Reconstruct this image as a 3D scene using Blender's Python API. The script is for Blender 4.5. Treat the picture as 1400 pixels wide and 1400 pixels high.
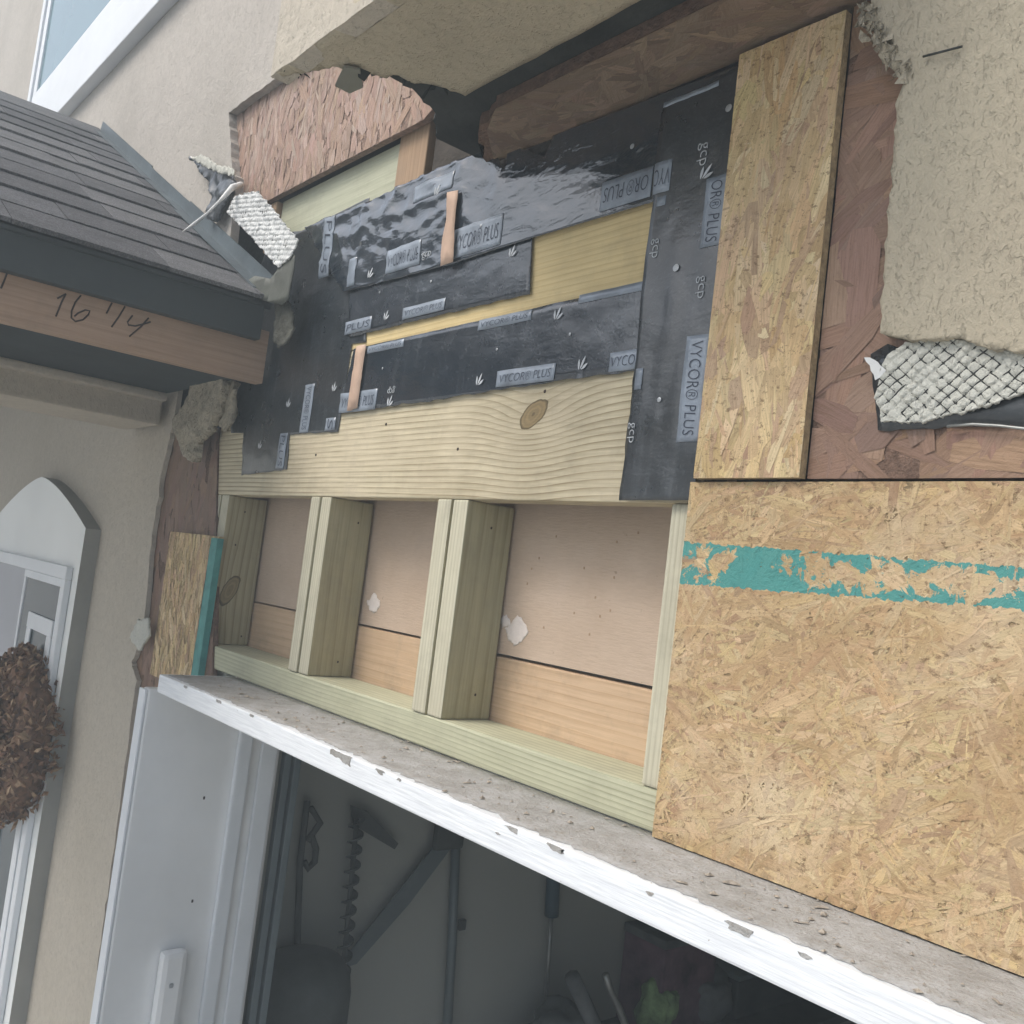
import bpy, bmesh, math, random
import numpy as np
from mathutils import Vector, Matrix, noise
random.seed(7)
scene = bpy.context.scene
COL = scene.collection
for o in list(bpy.data.objects): bpy.data.objects.remove(o)

# ------------------------------------------------------------------ camera
ZC = 2.42                                   # eye height: the photographer stands on a ladder
CAM = Vector((0, -0.8, ZC)); FPX = 1310.0   # focal length in photo pixels (photo 1400 wide)
yaw, pit, roll = 0.88324504, 0.07210894, 0.1219435
cf = Vector((-math.sin(yaw)*math.cos(pit), math.cos(yaw)*math.cos(pit), math.sin(pit)))
r0 = Vector((math.cos(yaw), math.sin(yaw), 0)); u0 = r0.cross(cf)
cr = math.cos(roll)*r0 + math.sin(roll)*u0; cu = -math.sin(roll)*r0 + math.cos(roll)*u0
cd = bpy.data.cameras.new('camera'); cam = bpy.data.objects.new('camera', cd); COL.objects.link(cam)
cam.matrix_world = Matrix(((cr.x, cu.x, -cf.x, CAM.x), (cr.y, cu.y, -cf.y, CAM.y), (cr.z, cu.z, -cf.z, CAM.z), (0, 0, 0, 1)))
cd.sensor_width = 36; cd.lens = 36*FPX/1400; cd.clip_start = 0.02; cd.clip_end = 2000
scene.camera = cam

# ------------------------------------------------------------------ sky, sun, exposure (bright overcast)
SUN_EL, SUN_AZ = math.radians(52), math.radians(205)     # azimuth from +Y clockwise: behind the camera, a little left
w = bpy.data.worlds.new('World'); scene.world = w; w.use_nodes = True
wn = w.node_tree.nodes; wl = w.node_tree.links
sky = wn.new('ShaderNodeTexSky'); sky.sky_type = 'NISHITA'; sky.sun_disc = False
sky.sun_elevation = SUN_EL; sky.sun_rotation = SUN_AZ; sky.air_density = 1.0; sky.dust_density = 4.0; sky.ozone_density = 1.0
bg = wn['Background']; bg.inputs['Strength'].default_value = 0.15
hsv = wn.new('ShaderNodeHueSaturation'); hsv.inputs['Saturation'].default_value = .65      # thin overcast: the sky is greyer than clear blue
wl.new(sky.outputs[0], hsv.inputs['Color']); wl.new(hsv.outputs[0], bg.inputs['Color'])
sd = bpy.data.lights.new('sun', 'SUN'); sd.energy = 1.5; sd.angle = math.radians(30); sd.color = (1, .955, .88)
so = bpy.data.objects.new('sun', sd); COL.objects.link(so)
sdir = Vector((math.sin(SUN_AZ)*math.cos(SUN_EL), math.cos(SUN_AZ)*math.cos(SUN_EL), math.sin(SUN_EL)))
so.rotation_euler = sdir.to_track_quat('Z', 'Y').to_euler(); so.location = (0, -6, 8)
vs = scene.view_settings; vs.view_transform = 'Standard'; vs.look = 'None'; vs.gamma = 1; vs.exposure = 0.74
vs.use_curve_mapping = False
scene.render.resolution_x = scene.render.resolution_y = 1024

# ------------------------------------------------------------------ pixel helpers (a pixel gives a direction; the plane gives the distance)
def ray(x, y): return cf*FPX + cr*(x-700) - cu*(y-700)
def hit(x, y, ax, val):
    d = ray(x, y); t = (val-CAM[ax])/d[ax]; return CAM + d*t
def onY(p, Y=0.0):
    h = hit(p[0], p[1], 1, Y); return (h.x, h.z)
def onX(p, X):
    h = hit(p[0], p[1], 0, X); return (h.y, h.z)
def onZ(p, Z):
    h = hit(p[0], p[1], 2, Z); return (h.x, h.y)

# ------------------------------------------------------------------ materials
class Mat:
    def __init__(s, name, rough=.7, spec=.3):
        s.m = bpy.data.materials.new(name); s.m.use_nodes = True; s.nt = s.m.node_tree
        s.b = s.nt.nodes['Principled BSDF']; s.b.inputs['Roughness'].default_value = rough
        s.b.inputs['Specular IOR Level'].default_value = spec
        s.pos = s.n('ShaderNodeNewGeometry').outputs['Position']
    def n(s, t): return s.nt.nodes.new(t)
    def put(s, v, sock):
        if isinstance(v, bpy.types.NodeSocket): s.nt.links.new(v, sock)
        elif isinstance(v, (tuple, list)): sock.default_value = (*v, 1)[:4] if sock.type == 'RGBA' else v
        else: sock.default_value = v
    def math(s, op, a, b=0.0, c=None, clamp=False):
        k = s.n('ShaderNodeMath'); k.operation = op; k.use_clamp = clamp
        s.put(a, k.inputs[0]); s.put(b, k.inputs[1])
        if c is not None: s.put(c, k.inputs[2])
        return k.outputs[0]
    def vec(s, scale=(1, 1, 1), src=None, loc=(0, 0, 0), rot=(0, 0, 0)):
        k = s.n('ShaderNodeMapping'); s.nt.links.new(src or s.pos, k.inputs[0])
        k.inputs['Scale'].default_value = scale; k.inputs['Location'].default_value = loc; k.inputs['Rotation'].default_value = rot
        return k.outputs[0]
    def noise(s, scale, detail=4, rough=.55, v=None, dist=0):
        k = s.n('ShaderNodeTexNoise'); s.nt.links.new(v or s.pos, k.inputs['Vector'])
        k.inputs['Scale'].default_value = scale; k.inputs['Detail'].default_value = detail
        k.inputs['Roughness'].default_value = rough; k.inputs['Distortion'].default_value = dist
        return k.outputs['Fac']
    def vor(s, scale, v=None, feature='F1', out='Distance'):
        k = s.n('ShaderNodeTexVoronoi'); k.feature = feature; s.nt.links.new(v or s.pos, k.inputs['Vector'])
        k.inputs['Scale'].default_value = scale; return k.outputs[out]
    def ramp(s, f, stops, interp='LINEAR'):
        k = s.n('ShaderNodeValToRGB'); k.color_ramp.interpolation = interp; e = k.color_ramp.elements
        while len(e) < len(stops): e.new(.5)
        for i, (p, c) in enumerate(stops):
            e[i].position = p; e[i].color = (*c, 1) if isinstance(c, (tuple, list)) else (c, c, c, 1)
        s.put(f, k.inputs[0]); return k.outputs[0]
    def mix(s, f, a, b, mode='MIX'):
        k = s.n('ShaderNodeMix'); k.data_type = 'RGBA'; k.blend_type = mode; k.clamp_factor = True
        s.put(f, k.inputs[0]); s.put(a, k.inputs[6]); s.put(b, k.inputs[7]); return k.outputs[2]
    def sep(s, v=None):
        k = s.n('ShaderNodeSeparateXYZ'); s.nt.links.new(v or s.pos, k.inputs[0]); return k.outputs
    def bump(s, h, dist=.002, strength=1.0, prev=None):
        k = s.n('ShaderNodeBump'); s.put(h, k.inputs['Height']); k.inputs['Distance'].default_value = dist
        k.inputs['Strength'].default_value = strength
        if prev: s.nt.links.new(prev, k.inputs['Normal'])
        return k.outputs[0]
    def done(s, col=None, rough=None, normal=None):
        if col is not None: s.put(col, s.b.inputs['Base Color'])
        if rough is not None: s.put(rough, s.b.inputs['Roughness'])
        if normal is not None: s.put(normal, s.b.inputs['Normal'])
        return s.m

def plain(name, col, rough=.6, var=.12, scale=9, bump=.0006, bscale=120, spec=.3, metal=0):
    k = Mat(name, rough, spec); k.b.inputs['Metallic'].default_value = metal
    lo = tuple(c*(1-var) for c in col); hi = tuple(min(1, c*(1+var)) for c in col)
    c = k.ramp(k.noise(scale, 6, .6), [(.3, lo), (.7, hi)])
    return k.done(c, None, k.bump(k.noise(bscale, 3), bump))

def stucco(name, col, scale=110, depth=.004, var=.13, dirt=(.2, .19, .16), dirt_amt=.25):
    k = Mat(name, .92, .12)
    big = k.noise(2.2, 5, .6); mid = k.noise(scale*.5, 4, .6, dist=1.2); fine = k.noise(scale*3, 2)
    c = k.ramp(mid, [(.3, tuple(x*(1-var*1.3) for x in col)), (.55, col), (.8, tuple(min(1, x*(1+var)) for x in col))])
    c = k.mix(k.ramp(big, [(.45, 0.0), (.75, dirt_amt)]), c, dirt)
    h = k.math('ADD', k.math('MULTIPLY', mid, .75), k.math('MULTIPLY', fine, .22))
    worm = k.noise(scale*1.0, 3, .5, v=k.vec((1, 1, .55), rot=(0, .6, 0)), dist=2.2)
    h = k.math('ADD', h, k.math('MULTIPLY', worm, .55))
    pit = k.ramp(k.noise(scale*1.25, 3, .55, v=k.vec((1, 1, .6), rot=(0, .7, 0), loc=(3, 1, 2)), dist=1.0), [(.34, 0.0), (.43, 1.0)])
    h = k.math('ADD', h, k.math('MULTIPLY', pit, .35))
    c = k.mix(k.math('MULTIPLY', k.math('SUBTRACT', 1.0, pit), .22), c, tuple(x*.6 for x in col))
    return k.done(c, None, k.bump(h, depth))

def wood(name, light, dark, axis='X', freq=110, warp=.012, seed=0.0, knots=(), amount=1.0, rough=.65, tint=None, fiber=.25, sap=None, dirt=.22):
    """growth rings run along `axis`; knots = (along, across, length, height, bow)"""
    k = Mat(name, rough, .25)
    x, y, z = k.sep()
    al, ac, dp = {'X': (x, z, y), 'Z': (z, x, y), 'Y': (y, z, x), 'ZY': (z, y, x)}[axis]
    axis = axis[0]
    sc = {'X': (1.1, 5, 5), 'Z': (5, 5, 1.1), 'Y': (5, 1.1, 5)}[axis]
    t = k.math('MULTIPLY_ADD', dp, .55, ac)
    t = k.math('ADD', t, k.math('MULTIPLY', k.math('SUBTRACT', k.noise(1.0, 2, .4, v=k.vec(sc, loc=(seed, seed*1.7, seed*.6))), .5), warp*3))
    knob = None
    for (ka, kc, L, Hh, bow) in knots:
        da = k.math('SUBTRACT', al, ka); dc = k.math('SUBTRACT', ac, kc)
        g1 = k.math('POWER', 2.718, k.math('MULTIPLY', k.math('POWER', k.math('DIVIDE', k.math('ABSOLUTE', da), L*3.2), 2), -1))
        g2 = k.math('POWER', 2.718, k.math('DIVIDE', k.math('ABSOLUTE', dc), -bow*2.2))
        t = k.math('ADD', t, k.math('MULTIPLY', k.math('MULTIPLY', g1, g2), bow))
        sk = k.math('ADD', dc, k.math('MULTIPLY', da, -.35))
        d = k.math('SQRT', k.math('ADD', k.math('POWER', k.math('DIVIDE', k.math('ABSOLUTE', da), L), 2),
                                 k.math('POWER', k.math('DIVIDE', k.math('ABSOLUTE', sk), Hh), 2)))
        d = k.math('ADD', d, k.math('MULTIPLY', k.math('SUBTRACT', k.noise(60, 2), .5), .35))
        knob = d if knob is None else k.math('MINIMUM', knob, d)
    fr = k.math('FRACT', k.math('MULTIPLY', t, freq))
    wide = k.noise(1.0, 3, .5, v=k.vec(tuple(q*1.4 for q in sc), loc=(seed+3, 0, seed)))
    ring = k.ramp(fr, [(0, 0.0), (.5, .06), (.8, .55), (.92, 1.0), (1, 0.0)])
    ring = k.math('MULTIPLY', ring, k.math('MULTIPLY_ADD', wide, 1.2, amount-.6, clamp=True))
    fsc = {'X': (9, 260, 260), 'Z': (260, 260, 9), 'Y': (260, 9, 260)}[axis]
    fib = k.noise(1.0, 3, .6, v=k.vec(fsc, loc=(seed, 1, 2)))
    blotch = k.noise(6, 4, .6, v=k.vec(loc=(seed, seed, 0))); grime = k.noise(3.2, 6, .7, v=k.vec(loc=(seed*2, 1, seed)))
    c = k.mix(ring, light, dark)
    if sap: c = k.mix(k.ramp(blotch, [(.42, 0.0), (.68, .75)]), c, sap)
    c = k.mix(k.math('MULTIPLY', k.ramp(fib, [(.35, 1.0), (.6, 0.0)]), fiber), c, tuple(q*.72 for q in dark))
    c = k.mix(k.ramp(grime, [(.48, 0.0), (.75, .35)]), c, tuple(q*.8 for q in dark))
    if dirt: c = k.mix(k.ramp(k.noise(14, 6, .7, v=k.vec(loc=(seed+9, 0, 0))), [(.5, 0.0), (.72, dirt)]), c, (.16, .14, .11))
    if knob is not None:
        kd = k.ramp(knob, [(0, tuple(q*.55 for q in dark)), (.12, tuple(q*1.1 for q in dark)), (.3, dark), (.45, tuple(q*1.35 for q in dark)), (.62, dark), (.8, tuple(q*1.25 for q in dark)), (.93, tuple(q*.45 for q in dark)), (1, tuple(q*.6 for q in dark))])
        c = k.mix(k.ramp(knob, [(.97, 1.0), (1.06, 0.0)]), c, kd)
    h = k.math('ADD', k.math('MULTIPLY', fib, .5), k.math('MULTIPLY', ring, .3))
    return k.done(c, None, k.bump(h, .0007))

def osb_mat(name, paint=None, rough=.75, grain=.55, light=.45, dark=.6, bump=.0009, mott=0.0):
    """flakes carry their own colour (attribute Col) and a UV along the strand"""
    k = Mat(name, rough, .25)
    a = k.n('ShaderNodeAttribute'); a.attribute_name = 'Col'
    uv = k.n('ShaderNodeUVMap'); uv.uv_map = 'UVMap'
    g = k.noise(1.0, 4, .65, v=k.vec((25, 420, 1), src=uv.outputs[0]))
    c = k.mix(k.math('MULTIPLY', k.ramp(g, [(.32, 1.0), (.58, 0.0)]), grain), a.outputs['Color'], (.13, .075, .03))
    sp = k.noise(330, 3, .7, v=k.vec((1, 1, 1)))
    c = k.mix(k.ramp(sp, [(.60, 0.0), (.70, dark)]), c, (.09, .055, .03))
    lt = k.noise(190, 2, .6, v=k.vec(loc=(4, 2, 1)))
    c = k.mix(k.ramp(lt, [(.58, 0.0), (.75, light)]), c, (.72, .57, .36))
    if mott:
        c = k.mix(k.ramp(k.noise(9, 6, .7, v=k.vec((1, 1, 1.6), rot=(0, .4, 0))), [(.45, 0.0), (.7, mott)]), c, (.40, .265, .135))
        c = k.mix(k.ramp(k.noise(5, 5, .65, v=k.vec(loc=(2, 5, 1))), [(.5, 0.0), (.72, mott)]), c, (.66, .54, .37))
        c = k.mix(k.ramp(k.noise(120, 4, .75, v=k.vec((1, 1, 1.5), loc=(7, 1, 3))), [(.57, 0.0), (.66, .8)]), c, (.20, .125, .065))
    if paint: c = paint(k, c)
    h = k.math('ADD', k.math('MULTIPLY', g, .6), k.math('MULTIPLY', sp, .7))
    return k.done(c, None, k.bump(h, bump))

def membrane_mat(name, base=(.012, .017, .024), rl=.14, rh=.36, crinkle=.0010, coat=.4):
    k = Mat(name, .3, 1.0); k.b.inputs['Coat Weight'].default_value = coat; k.b.inputs['Coat Roughness'].default_value = .07
    n1 = k.noise(7, 5, .6); n2 = k.noise(22, 3, .5, v=k.vec((.7, 1, 1.9)), dist=.6)
    c = k.ramp(n1, [(.3, base), (.75, tuple(b*2.0 for b in base))])
    dust = k.noise(170, 4, .75); streak = k.noise(1.0, 3, .6, v=k.vec((60, 60, 3)))
    c = k.mix(k.math('MULTIPLY', k.ramp(dust, [(.55, 0.0), (.8, 1.0)]), .22), c, (.30, .33, .36))
    c = k.mix(k.math('MULTIPLY', k.ramp(streak, [(.55, 0.0), (.75, 1.0)]), .10), c, (.30, .33, .36))
    r = k.ramp(k.noise(11, 5, .65), [(.3, rl), (.72, rh)])
    b1 = k.bump(n2, crinkle); b2 = k.bump(k.noise(260, 2), .0003, prev=b1)
    return k.done(c, r, b2)

M = {}
M['stucco_low'] = stucco('stucco_entry', (.50, .455, .385), 110, .0016, .08, dirt=(.36, .32, .25))
M['stucco_up'] = stucco('stucco_upper', (.50, .465, .42), 105, .0022, .09)
M['stucco_bay'] = stucco('stucco_bay', (.52, .475, .40), 105, .0026, .09)
M['stucco_soffit_shaded'] = stucco('stucco_soffit_shaded', (.47, .415, .31), 110, .002, .08)  # stucco darkened in colour for the shaded underside
M['stucco_right'] = stucco('stucco_right', (.47, .42, .32), 170, .0021, .08, dirt=(.42, .35, .26), dirt_amt=.5)
M['mortar'] = stucco('mortar', (.44, .39, .30), 120, .005, .25)
M['paper'] = plain('old_paper_and_void_shade', (.032, .035, .033), .8, .4, 14, .002, 60)  # paper tone, also painted on the plate for the bay hollow's shade
M['membrane'] = membrane_mat('membrane'); M['membrane_dull'] = membrane_mat('membrane_dull', (.012, .016, .020), .22, .45, .0010, .3)
M['membrane_crinkled'] = membrane_mat('membrane_crinkled', (.012, .018, .026), .04, .16, .0034, 1.0)
M['print_grey'] = plain('printed_patch', (.24, .28, .335), .3, .3, 26, .0004, 200, .6)
M['print_ink'] = plain('printed_ink', (.05, .06, .085), .4, .2, 40, .0001)
M['print_white'] = plain('printed_white', (.50, .53, .56), .45, .2, 60, .0001)
M['tape'] = plain('backing_paper', (.52, .37, .28), .7, .12, 30, .0005)
M['kn'] = plain('nail_steel', (.42, .44, .46), .4, .2, 60, .0002, metal=.4)
M['pt_beam'] = wood('treated_beam', (.63, .565, .40), (.235, .175, .09), 'X', 105, .011, 2.0, knots=((-.955, ZC+.221, .027, .018, .034),), amount=1.0, sap=(.63, .55, .40))
M['pt_yellow'] = wood('yellow_beam', (.72, .58, .31), (.52, .38, .17), 'X', 120, .008, 5.0, amount=.55)
M['pt_plate'] = wood('treated_plate', (.53, .53, .385), (.30, .305, .19), 'X', 150, .012, 8.0, amount=.75)
M['pt_stud'] = wood('treated_stud', (.43, .40, .26), (.245, .22, .12), 'Z', 75, .012, 3.0, amount=.6, sap=(.36, .345, .24))
M['pt_stud_b'] = wood('treated_stud_b', (.41, .375, .24), (.23, .20, .11), 'Z', 85, .012, 6.0, amount=.6, sap=(.47, .43, .28))
M['pt_stud_k'] = wood('treated_stud_knotted', (.41, .37, .24), (.22, .18, .10), 'ZY', 70, .014, 4.0, knots=((ZC-.088, .030, .034, .017, .012),), amount=.6)
M['pt_lit_edge'] = wood('treated_stud_lit_edge', (.58, .555, .43), (.38, .345, .24), 'Z', 140, .004, 9.0, amount=.6)  # lighter copy of the stud wood, light on the front faces painted in
M['pt_up'] = wood('treated_blocking', (.52, .53, .40), (.36, .38, .26), 'X', 45, .03, 12.0, amount=.5)
M['fir'] = wood('fir_board', (.62, .45, .30), (.46, .30, .17), 'X', 70, .014, 14.0, amount=.55, sap=(.60, .43, .28), dirt=.35)
M['fir_post'] = wood('fir_post', (.42, .29, .185), (.27, .17, .10), 'Z', 80, .012, 15.0, amount=.5)
M['frieze'] = wood('frieze_board', (.40, .28, .20), (.27, .175, .115), 'Y', 60, .01, 17.0, amount=.4, dirt=.3)
M['osb'] = osb_mat('osb_new', grain=.4, light=.3, mott=.3)
M['osb_old'] = osb_mat('osb_weathered', rough=.55, grain=.45, light=0.0, dark=.3)
M['teal'] = plain('teal_edge_paint', (.075, .27, .25), .6, .2, 40, .0006)
def paper_back():
    k = Mat('drywall_paper', .88, .15)
    n = k.noise(7, 6, .65); f = k.noise(1.0, 4, .65, v=k.vec((60, 60, 420))); sp = k.noise(95, 3, .6)
    c = k.ramp(n, [(.3, (.49, .375, .28)), (.6, (.56, .44, .34)), (.8, (.60, .48, .385))])
    c = k.mix(k.math('MULTIPLY', k.ramp(f, [(.4, 1.0), (.6, 0.0)]), .18), c, (.38, .28, .20))
    c = k.mix(k.ramp(sp, [(.70, 0.0), (.76, .6)]), c, (.30, .21, .14))
    return k.done(c, None, k.bump(k.math('ADD', n, f), .0008))
M['drywall'] = paper_back()
M['gypsum'] = plain('torn_gypsum', (.72, .65, .60), .9, .1, 30, .001)
def shingle_mat(name, c):
    k = Mat(name, .92, .15)
    g = k.noise(330, 3, .7); b = k.noise(24, 5, .65, v=k.vec((1, .5, 1))); d = k.noise(75, 4, .6)
    col = k.ramp(g, [(.3, tuple(x*.45 for x in c)), (.5, c), (.72, tuple(x*1.9 for x in c))])
    col = k.mix(k.ramp(b, [(.45, 0.0), (.7, .6)]), col, tuple(x*.55 for x in c))
    col = k.mix(k.ramp(d, [(.6, 0.0), (.72, .5)]), col, (.24, .23, .21))
    return k.done(col, None, k.bump(k.math('ADD', g, d), .004))
M['shingle'] = [shingle_mat('asphalt_shingle_%s' % q, c) for q, c in (('a', (.135, .138, .148)), ('b', (.17, .172, .18)), ('c', (.115, .117, .125)))]
M['flash'] = plain('step_flashing', (.095, .12, .135), .5, .2, 12, .001, 40, .5, .2)
M['gutter'] = plain('dark_fascia', (.05, .06, .062), .55, .15, 6, .0006, 50)
M['void'] = plain('dark_void', (.032, .04, .042), .9, .2)
M['trim_white'] = plain('white_trim', (.74, .77, .80), .45, .04, 8, .0004, 60)
M['jamb'] = plain('white_jamb', (.80, .81, .81), .4, .07, 5, .0006, 25)
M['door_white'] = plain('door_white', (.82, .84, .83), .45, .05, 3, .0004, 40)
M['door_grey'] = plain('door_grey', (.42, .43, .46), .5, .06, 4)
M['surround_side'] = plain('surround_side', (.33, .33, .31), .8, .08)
M['glass'] = plain('dark_pane', (.075, .095, .105), .22, .15, 2, .0002, 4, .5)
M['glass_up'] = plain('sky_pane', (.16, .27, .31), .1, .1, 1.5, .0002, 3, .8)
M['leaf_brown'] = plain('dried_leaves', (.22, .13, .085), .85, .5, 45, .002, 120)
M['lath_wire'] = plain('lath_wire', (.05, .053, .05), .6, .3, 60, .0003, metal=.3)
M['plaster'] = stucco('lath_plaster', (.60, .60, .54), 260, .0018, .10, dirt_amt=.1)
M['torn_white'] = plain('torn_white', (.68, .69, .68), .7, .1, 30, .001)
M['int_wall'] = plain('garage_drywall', (.37, .385, .36), .9, .06, 1.5, .0004, 80)
M['int_dark'] = plain('garage_dark', (.075, .085, .085), .7, .3)
M['int_steel'] = plain('garage_steel', (.15, .185, .20), .45, .2, 5, .0003, 40, .5, .2)
M['grip'] = plain('tool_grip', (.06, .10, .13), .5, .2)
M['rod'] = plain('tool_rod', (.32, .33, .32), .35, .2, 20, .0002, 50, .5, .6)
M['green'] = plain('green_fabric', (.24, .36, .17), .8, .5, 25, .002, 60)
M['clut_a'] = plain('clutter_mauve', (.16, .10, .13), .8, .5, 12); M['clut_b'] = plain('clutter_grey', (.12, .13, .135), .8, .4, 10)
M['ink'] = plain('pencil_mark', (.045, .03, .025), .9, .2)
M['ground'] = plain('ground_concrete', (.46, .45, .42), .9, .2, 2, .003, 60)
M['lawn'] = plain('pavement', (.30, .29, .27), .95, .25, 3, .004, 60)

def dusty():
    k = Mat('dusty_ledge', .95, .1)
    n = k.noise(26, 6, .7); f = k.noise(240, 4, .7); g = k.noise(70, 5, .75)
    c = k.ramp(n, [(.3, (.30, .29, .27)), (.55, (.42, .415, .405)), (.75, (.50, .505, .51))])
    c = k.mix(k.ramp(f, [(.5, 0.0), (.7, .6)]), c, (.24, .20, .155))
    c = k.mix(k.ramp(g, [(.57, 0.0), (.68, .55)]), c, (.32, .28, .22))
    return k.done(c, None, k.bump(k.math('ADD', g, k.math('MULTIPLY', f, .6)), .0035))
M['dust'] = dusty()
def brushed_white():
    k = Mat('brushed_white_paint', .42, .35)
    s = k.noise(1.0, 3, .6, v=k.vec((14, 300, 300)))
    c = k.ramp(s, [(.3, (.66, .69, .73)), (.6, (.80, .83, .86))])
    ch = k.noise(38, 4, .7)
    c = k.mix(k.ramp(ch, [(.715, 0.0), (.73, .9)]), c, (.25, .21, .17))
    return k.done(c, None, k.bump(s, .0008))
M['sill_white'] = brushed_white()

# teal factory paint band on the big lower OSB panel (worn away in islands)
zt0, zt1 = onY((950, 742), -.014)[1], onY((1390, 775), -.014)[1]
zb0, zb1 = onY((950, 800), -.014)[1], onY((1390, 832), -.014)[1]
xa, xb = onY((950, 742), -.014)[0], onY((1390, 775), -.014)[0]
def teal_paint(k, c):
    x, y, z = k.sep()
    top = k.math('MULTIPLY_ADD', x, (zt1-zt0)/(xb-xa), zt0-xa*(zt1-zt0)/(xb-xa))
    bot = k.math('MULTIPLY_ADD', x, (zb1-zb0)/(xb-xa), zb0-xa*(zb1-zb0)/(xb-xa))
    wob = k.math('MULTIPLY', k.math('SUBTRACT', k.noise(150, 3), .5), .010)
    zz = k.math('ADD', z, wob)
    t = k.math('DIVIDE', k.math('SUBTRACT', zz, bot), k.math('SUBTRACT', top, bot))     # 0 bottom .. 1 top
    inside = k.math('MULTIPLY', k.math('GREATER_THAN', t, 0.0), k.math('LESS_THAN', t, 1.0))
    edge = k.math('MULTIPLY', k.math('ABSOLUTE', k.math('SUBTRACT', t, .5)), .48)      # paint survives best along the edges
    left = k.math('MULTIPLY', k.math('SUBTRACT', x, -.45), -.08)
    blob = k.math('POWER', 2.718, k.math('MULTIPLY', k.math('POWER', k.math('DIVIDE', k.math('ABSOLUTE', k.math('SUBTRACT', x, -.572)), .02), 2), -1))
    v = k.math('ADD', k.math('ADD', k.math('MULTIPLY_ADD', k.noise(48, 5, .7, dist=.8), 1.35, -.17), edge), k.math('ADD', left, k.math('MULTIPLY', blob, .5)))
    on = k.math('MULTIPLY', inside, k.ramp(v, [(.635, 0.0), (.655, 1.0)]))
    return k.mix(k.math('MULTIPLY', on, .93), c, (.055, .285, .27))
M['osb_teal'] = osb_mat('osb_teal_band', paint=teal_paint, grain=.3, light=.3, dark=.75, bump=.0009, mott=.75)

# ------------------------------------------------------------------ object helpers
def tag(o, label=None, cat=None, group=None, kind=None):
    if label: o['label'] = label
    if cat: o['category'] = cat
    if group: o['group'] = group
    if kind: o['kind'] = kind
    return o
def thing(name, label, cat, loc=(0, 0, 0), group=None):
    o = bpy.data.objects.new(name, None); COL.objects.link(o); o.location = loc; o.empty_display_size = .05
    return tag(o, label, cat, group)
def link(name, me, m, parent=None, loc=None):
    """mesh given in world coordinates; re-based on the parent (or on its own base point)"""
    if m is not None and len(me.materials) == 0: me.materials.append(m)
    o = bpy.data.objects.new(name, me); COL.objects.link(o)
    if parent is not None:
        off = Vector((0, 0, 0)); p = parent
        while p is not None: off += p.location; p = p.parent
        me.transform(Matrix.Translation(-off)); o.parent = parent
    else:
        if loc is None:
            co = np.array([v.co[:] for v in me.vertices]); loc = ((co[:, 0].min()+co[:, 0].max())/2, (co[:, 1].min()+co[:, 1].max())/2, co[:, 2].min())
        me.transform(Matrix.Translation(-Vector(loc))); o.location = loc
    return o
def mesh(name, vs_, fs, smooth=False):
    me = bpy.data.meshes.new(name); me.from_pydata([tuple(v) for v in vs_], [], fs); me.update()
    if smooth: me.polygons.foreach_set('use_smooth', [True]*len(me.polygons))
    return me
def bm_mesh(name, bm, smooth=False):
    bmesh.ops.recalc_face_normals(bm, faces=bm.faces)
    me = bpy.data.meshes.new(name); bm.to_mesh(me); bm.free()
    if smooth: me.polygons.foreach_set('use_smooth', [True]*len(me.polygons))
    return me
def box_bm(x0, x1, y0, y1, z0, z1, bev=.002, seg=2):
    bm = bmesh.new(); bmesh.ops.create_cube(bm, size=1)
    for v in bm.verts:
        v.co = Vector(((x0+x1)/2+v.co.x*(x1-x0), (y0+y1)/2+v.co.y*(y1-y0), (z0+z1)/2+v.co.z*(z1-z0)))
    if bev: bmesh.ops.bevel(bm, geom=bm.edges[:], offset=bev, segments=seg, affect='EDGES', profile=.6)
    return bm
def box(name, b, m, parent=None, bev=.002, label=None, cat=None, group=None):
    o = link(name, bm_mesh(name, box_bm(*b, bev=bev)), m, parent); return tag(o, label, cat, group)
def axis_map(ax):
    return {'Y': lambda u, v, d: (u, d, v), 'X': lambda u, v, d: (d, u, v), 'Z': lambda u, v, d: (u, v, d)}[ax]
def slab_mesh(name, pts, ax, d0, d1):
    """polygon (u, v) extruded along an axis from d0 (seen face) to d1"""
    f = axis_map(ax); n = len(pts); bm = bmesh.new()
    a = [bm.verts.new(f(u, v, d0)) for u, v in pts]; b = [bm.verts.new(f(u, v, d1)) for u, v in pts]
    bm.faces.new(a); bm.faces.new(b[::-1])
    for i in range(n): bm.faces.new((a[i], b[i], b[(i+1) % n], a[(i+1) % n]))
    bmesh.ops.triangulate(bm, faces=[q for q in bm.faces if len(q.verts) > 4])
    return bm_mesh(name, bm)
def slab(name, pts, ax, d0, d1, m, parent=None, label=None, cat=None, group=None):
    return tag(link(name, slab_mesh(name, pts, ax, d0, d1), m, parent), label, cat, group)
def rag(pts, step=.008, amp=.003, seed=0, edges=None):
    """break the polygon's edges into an uneven line (edges: indices of the torn ones)"""
    R = random.Random(seed); out = []; n = len(pts)
    for i in range(n):
        a = Vector(pts[i]); b = Vector(pts[(i+1) % n]); out.append(tuple(a))
        if edges is not None and i not in edges: continue
        L = (b-a).length; k = int(L/step)
        if k < 2: continue
        nrm = Vector((-(b-a).y, (b-a).x)).normalized()
        ph = R.uniform(0, 50)
        for j in range(1, k):
            q = a.lerp(b, j/k) + nrm*(R.uniform(-amp, amp)*.6 + amp*1.4*noise.noise(Vector((ph+j*.35, 0, 0))))
            out.append(tuple(q))
    return out
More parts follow.
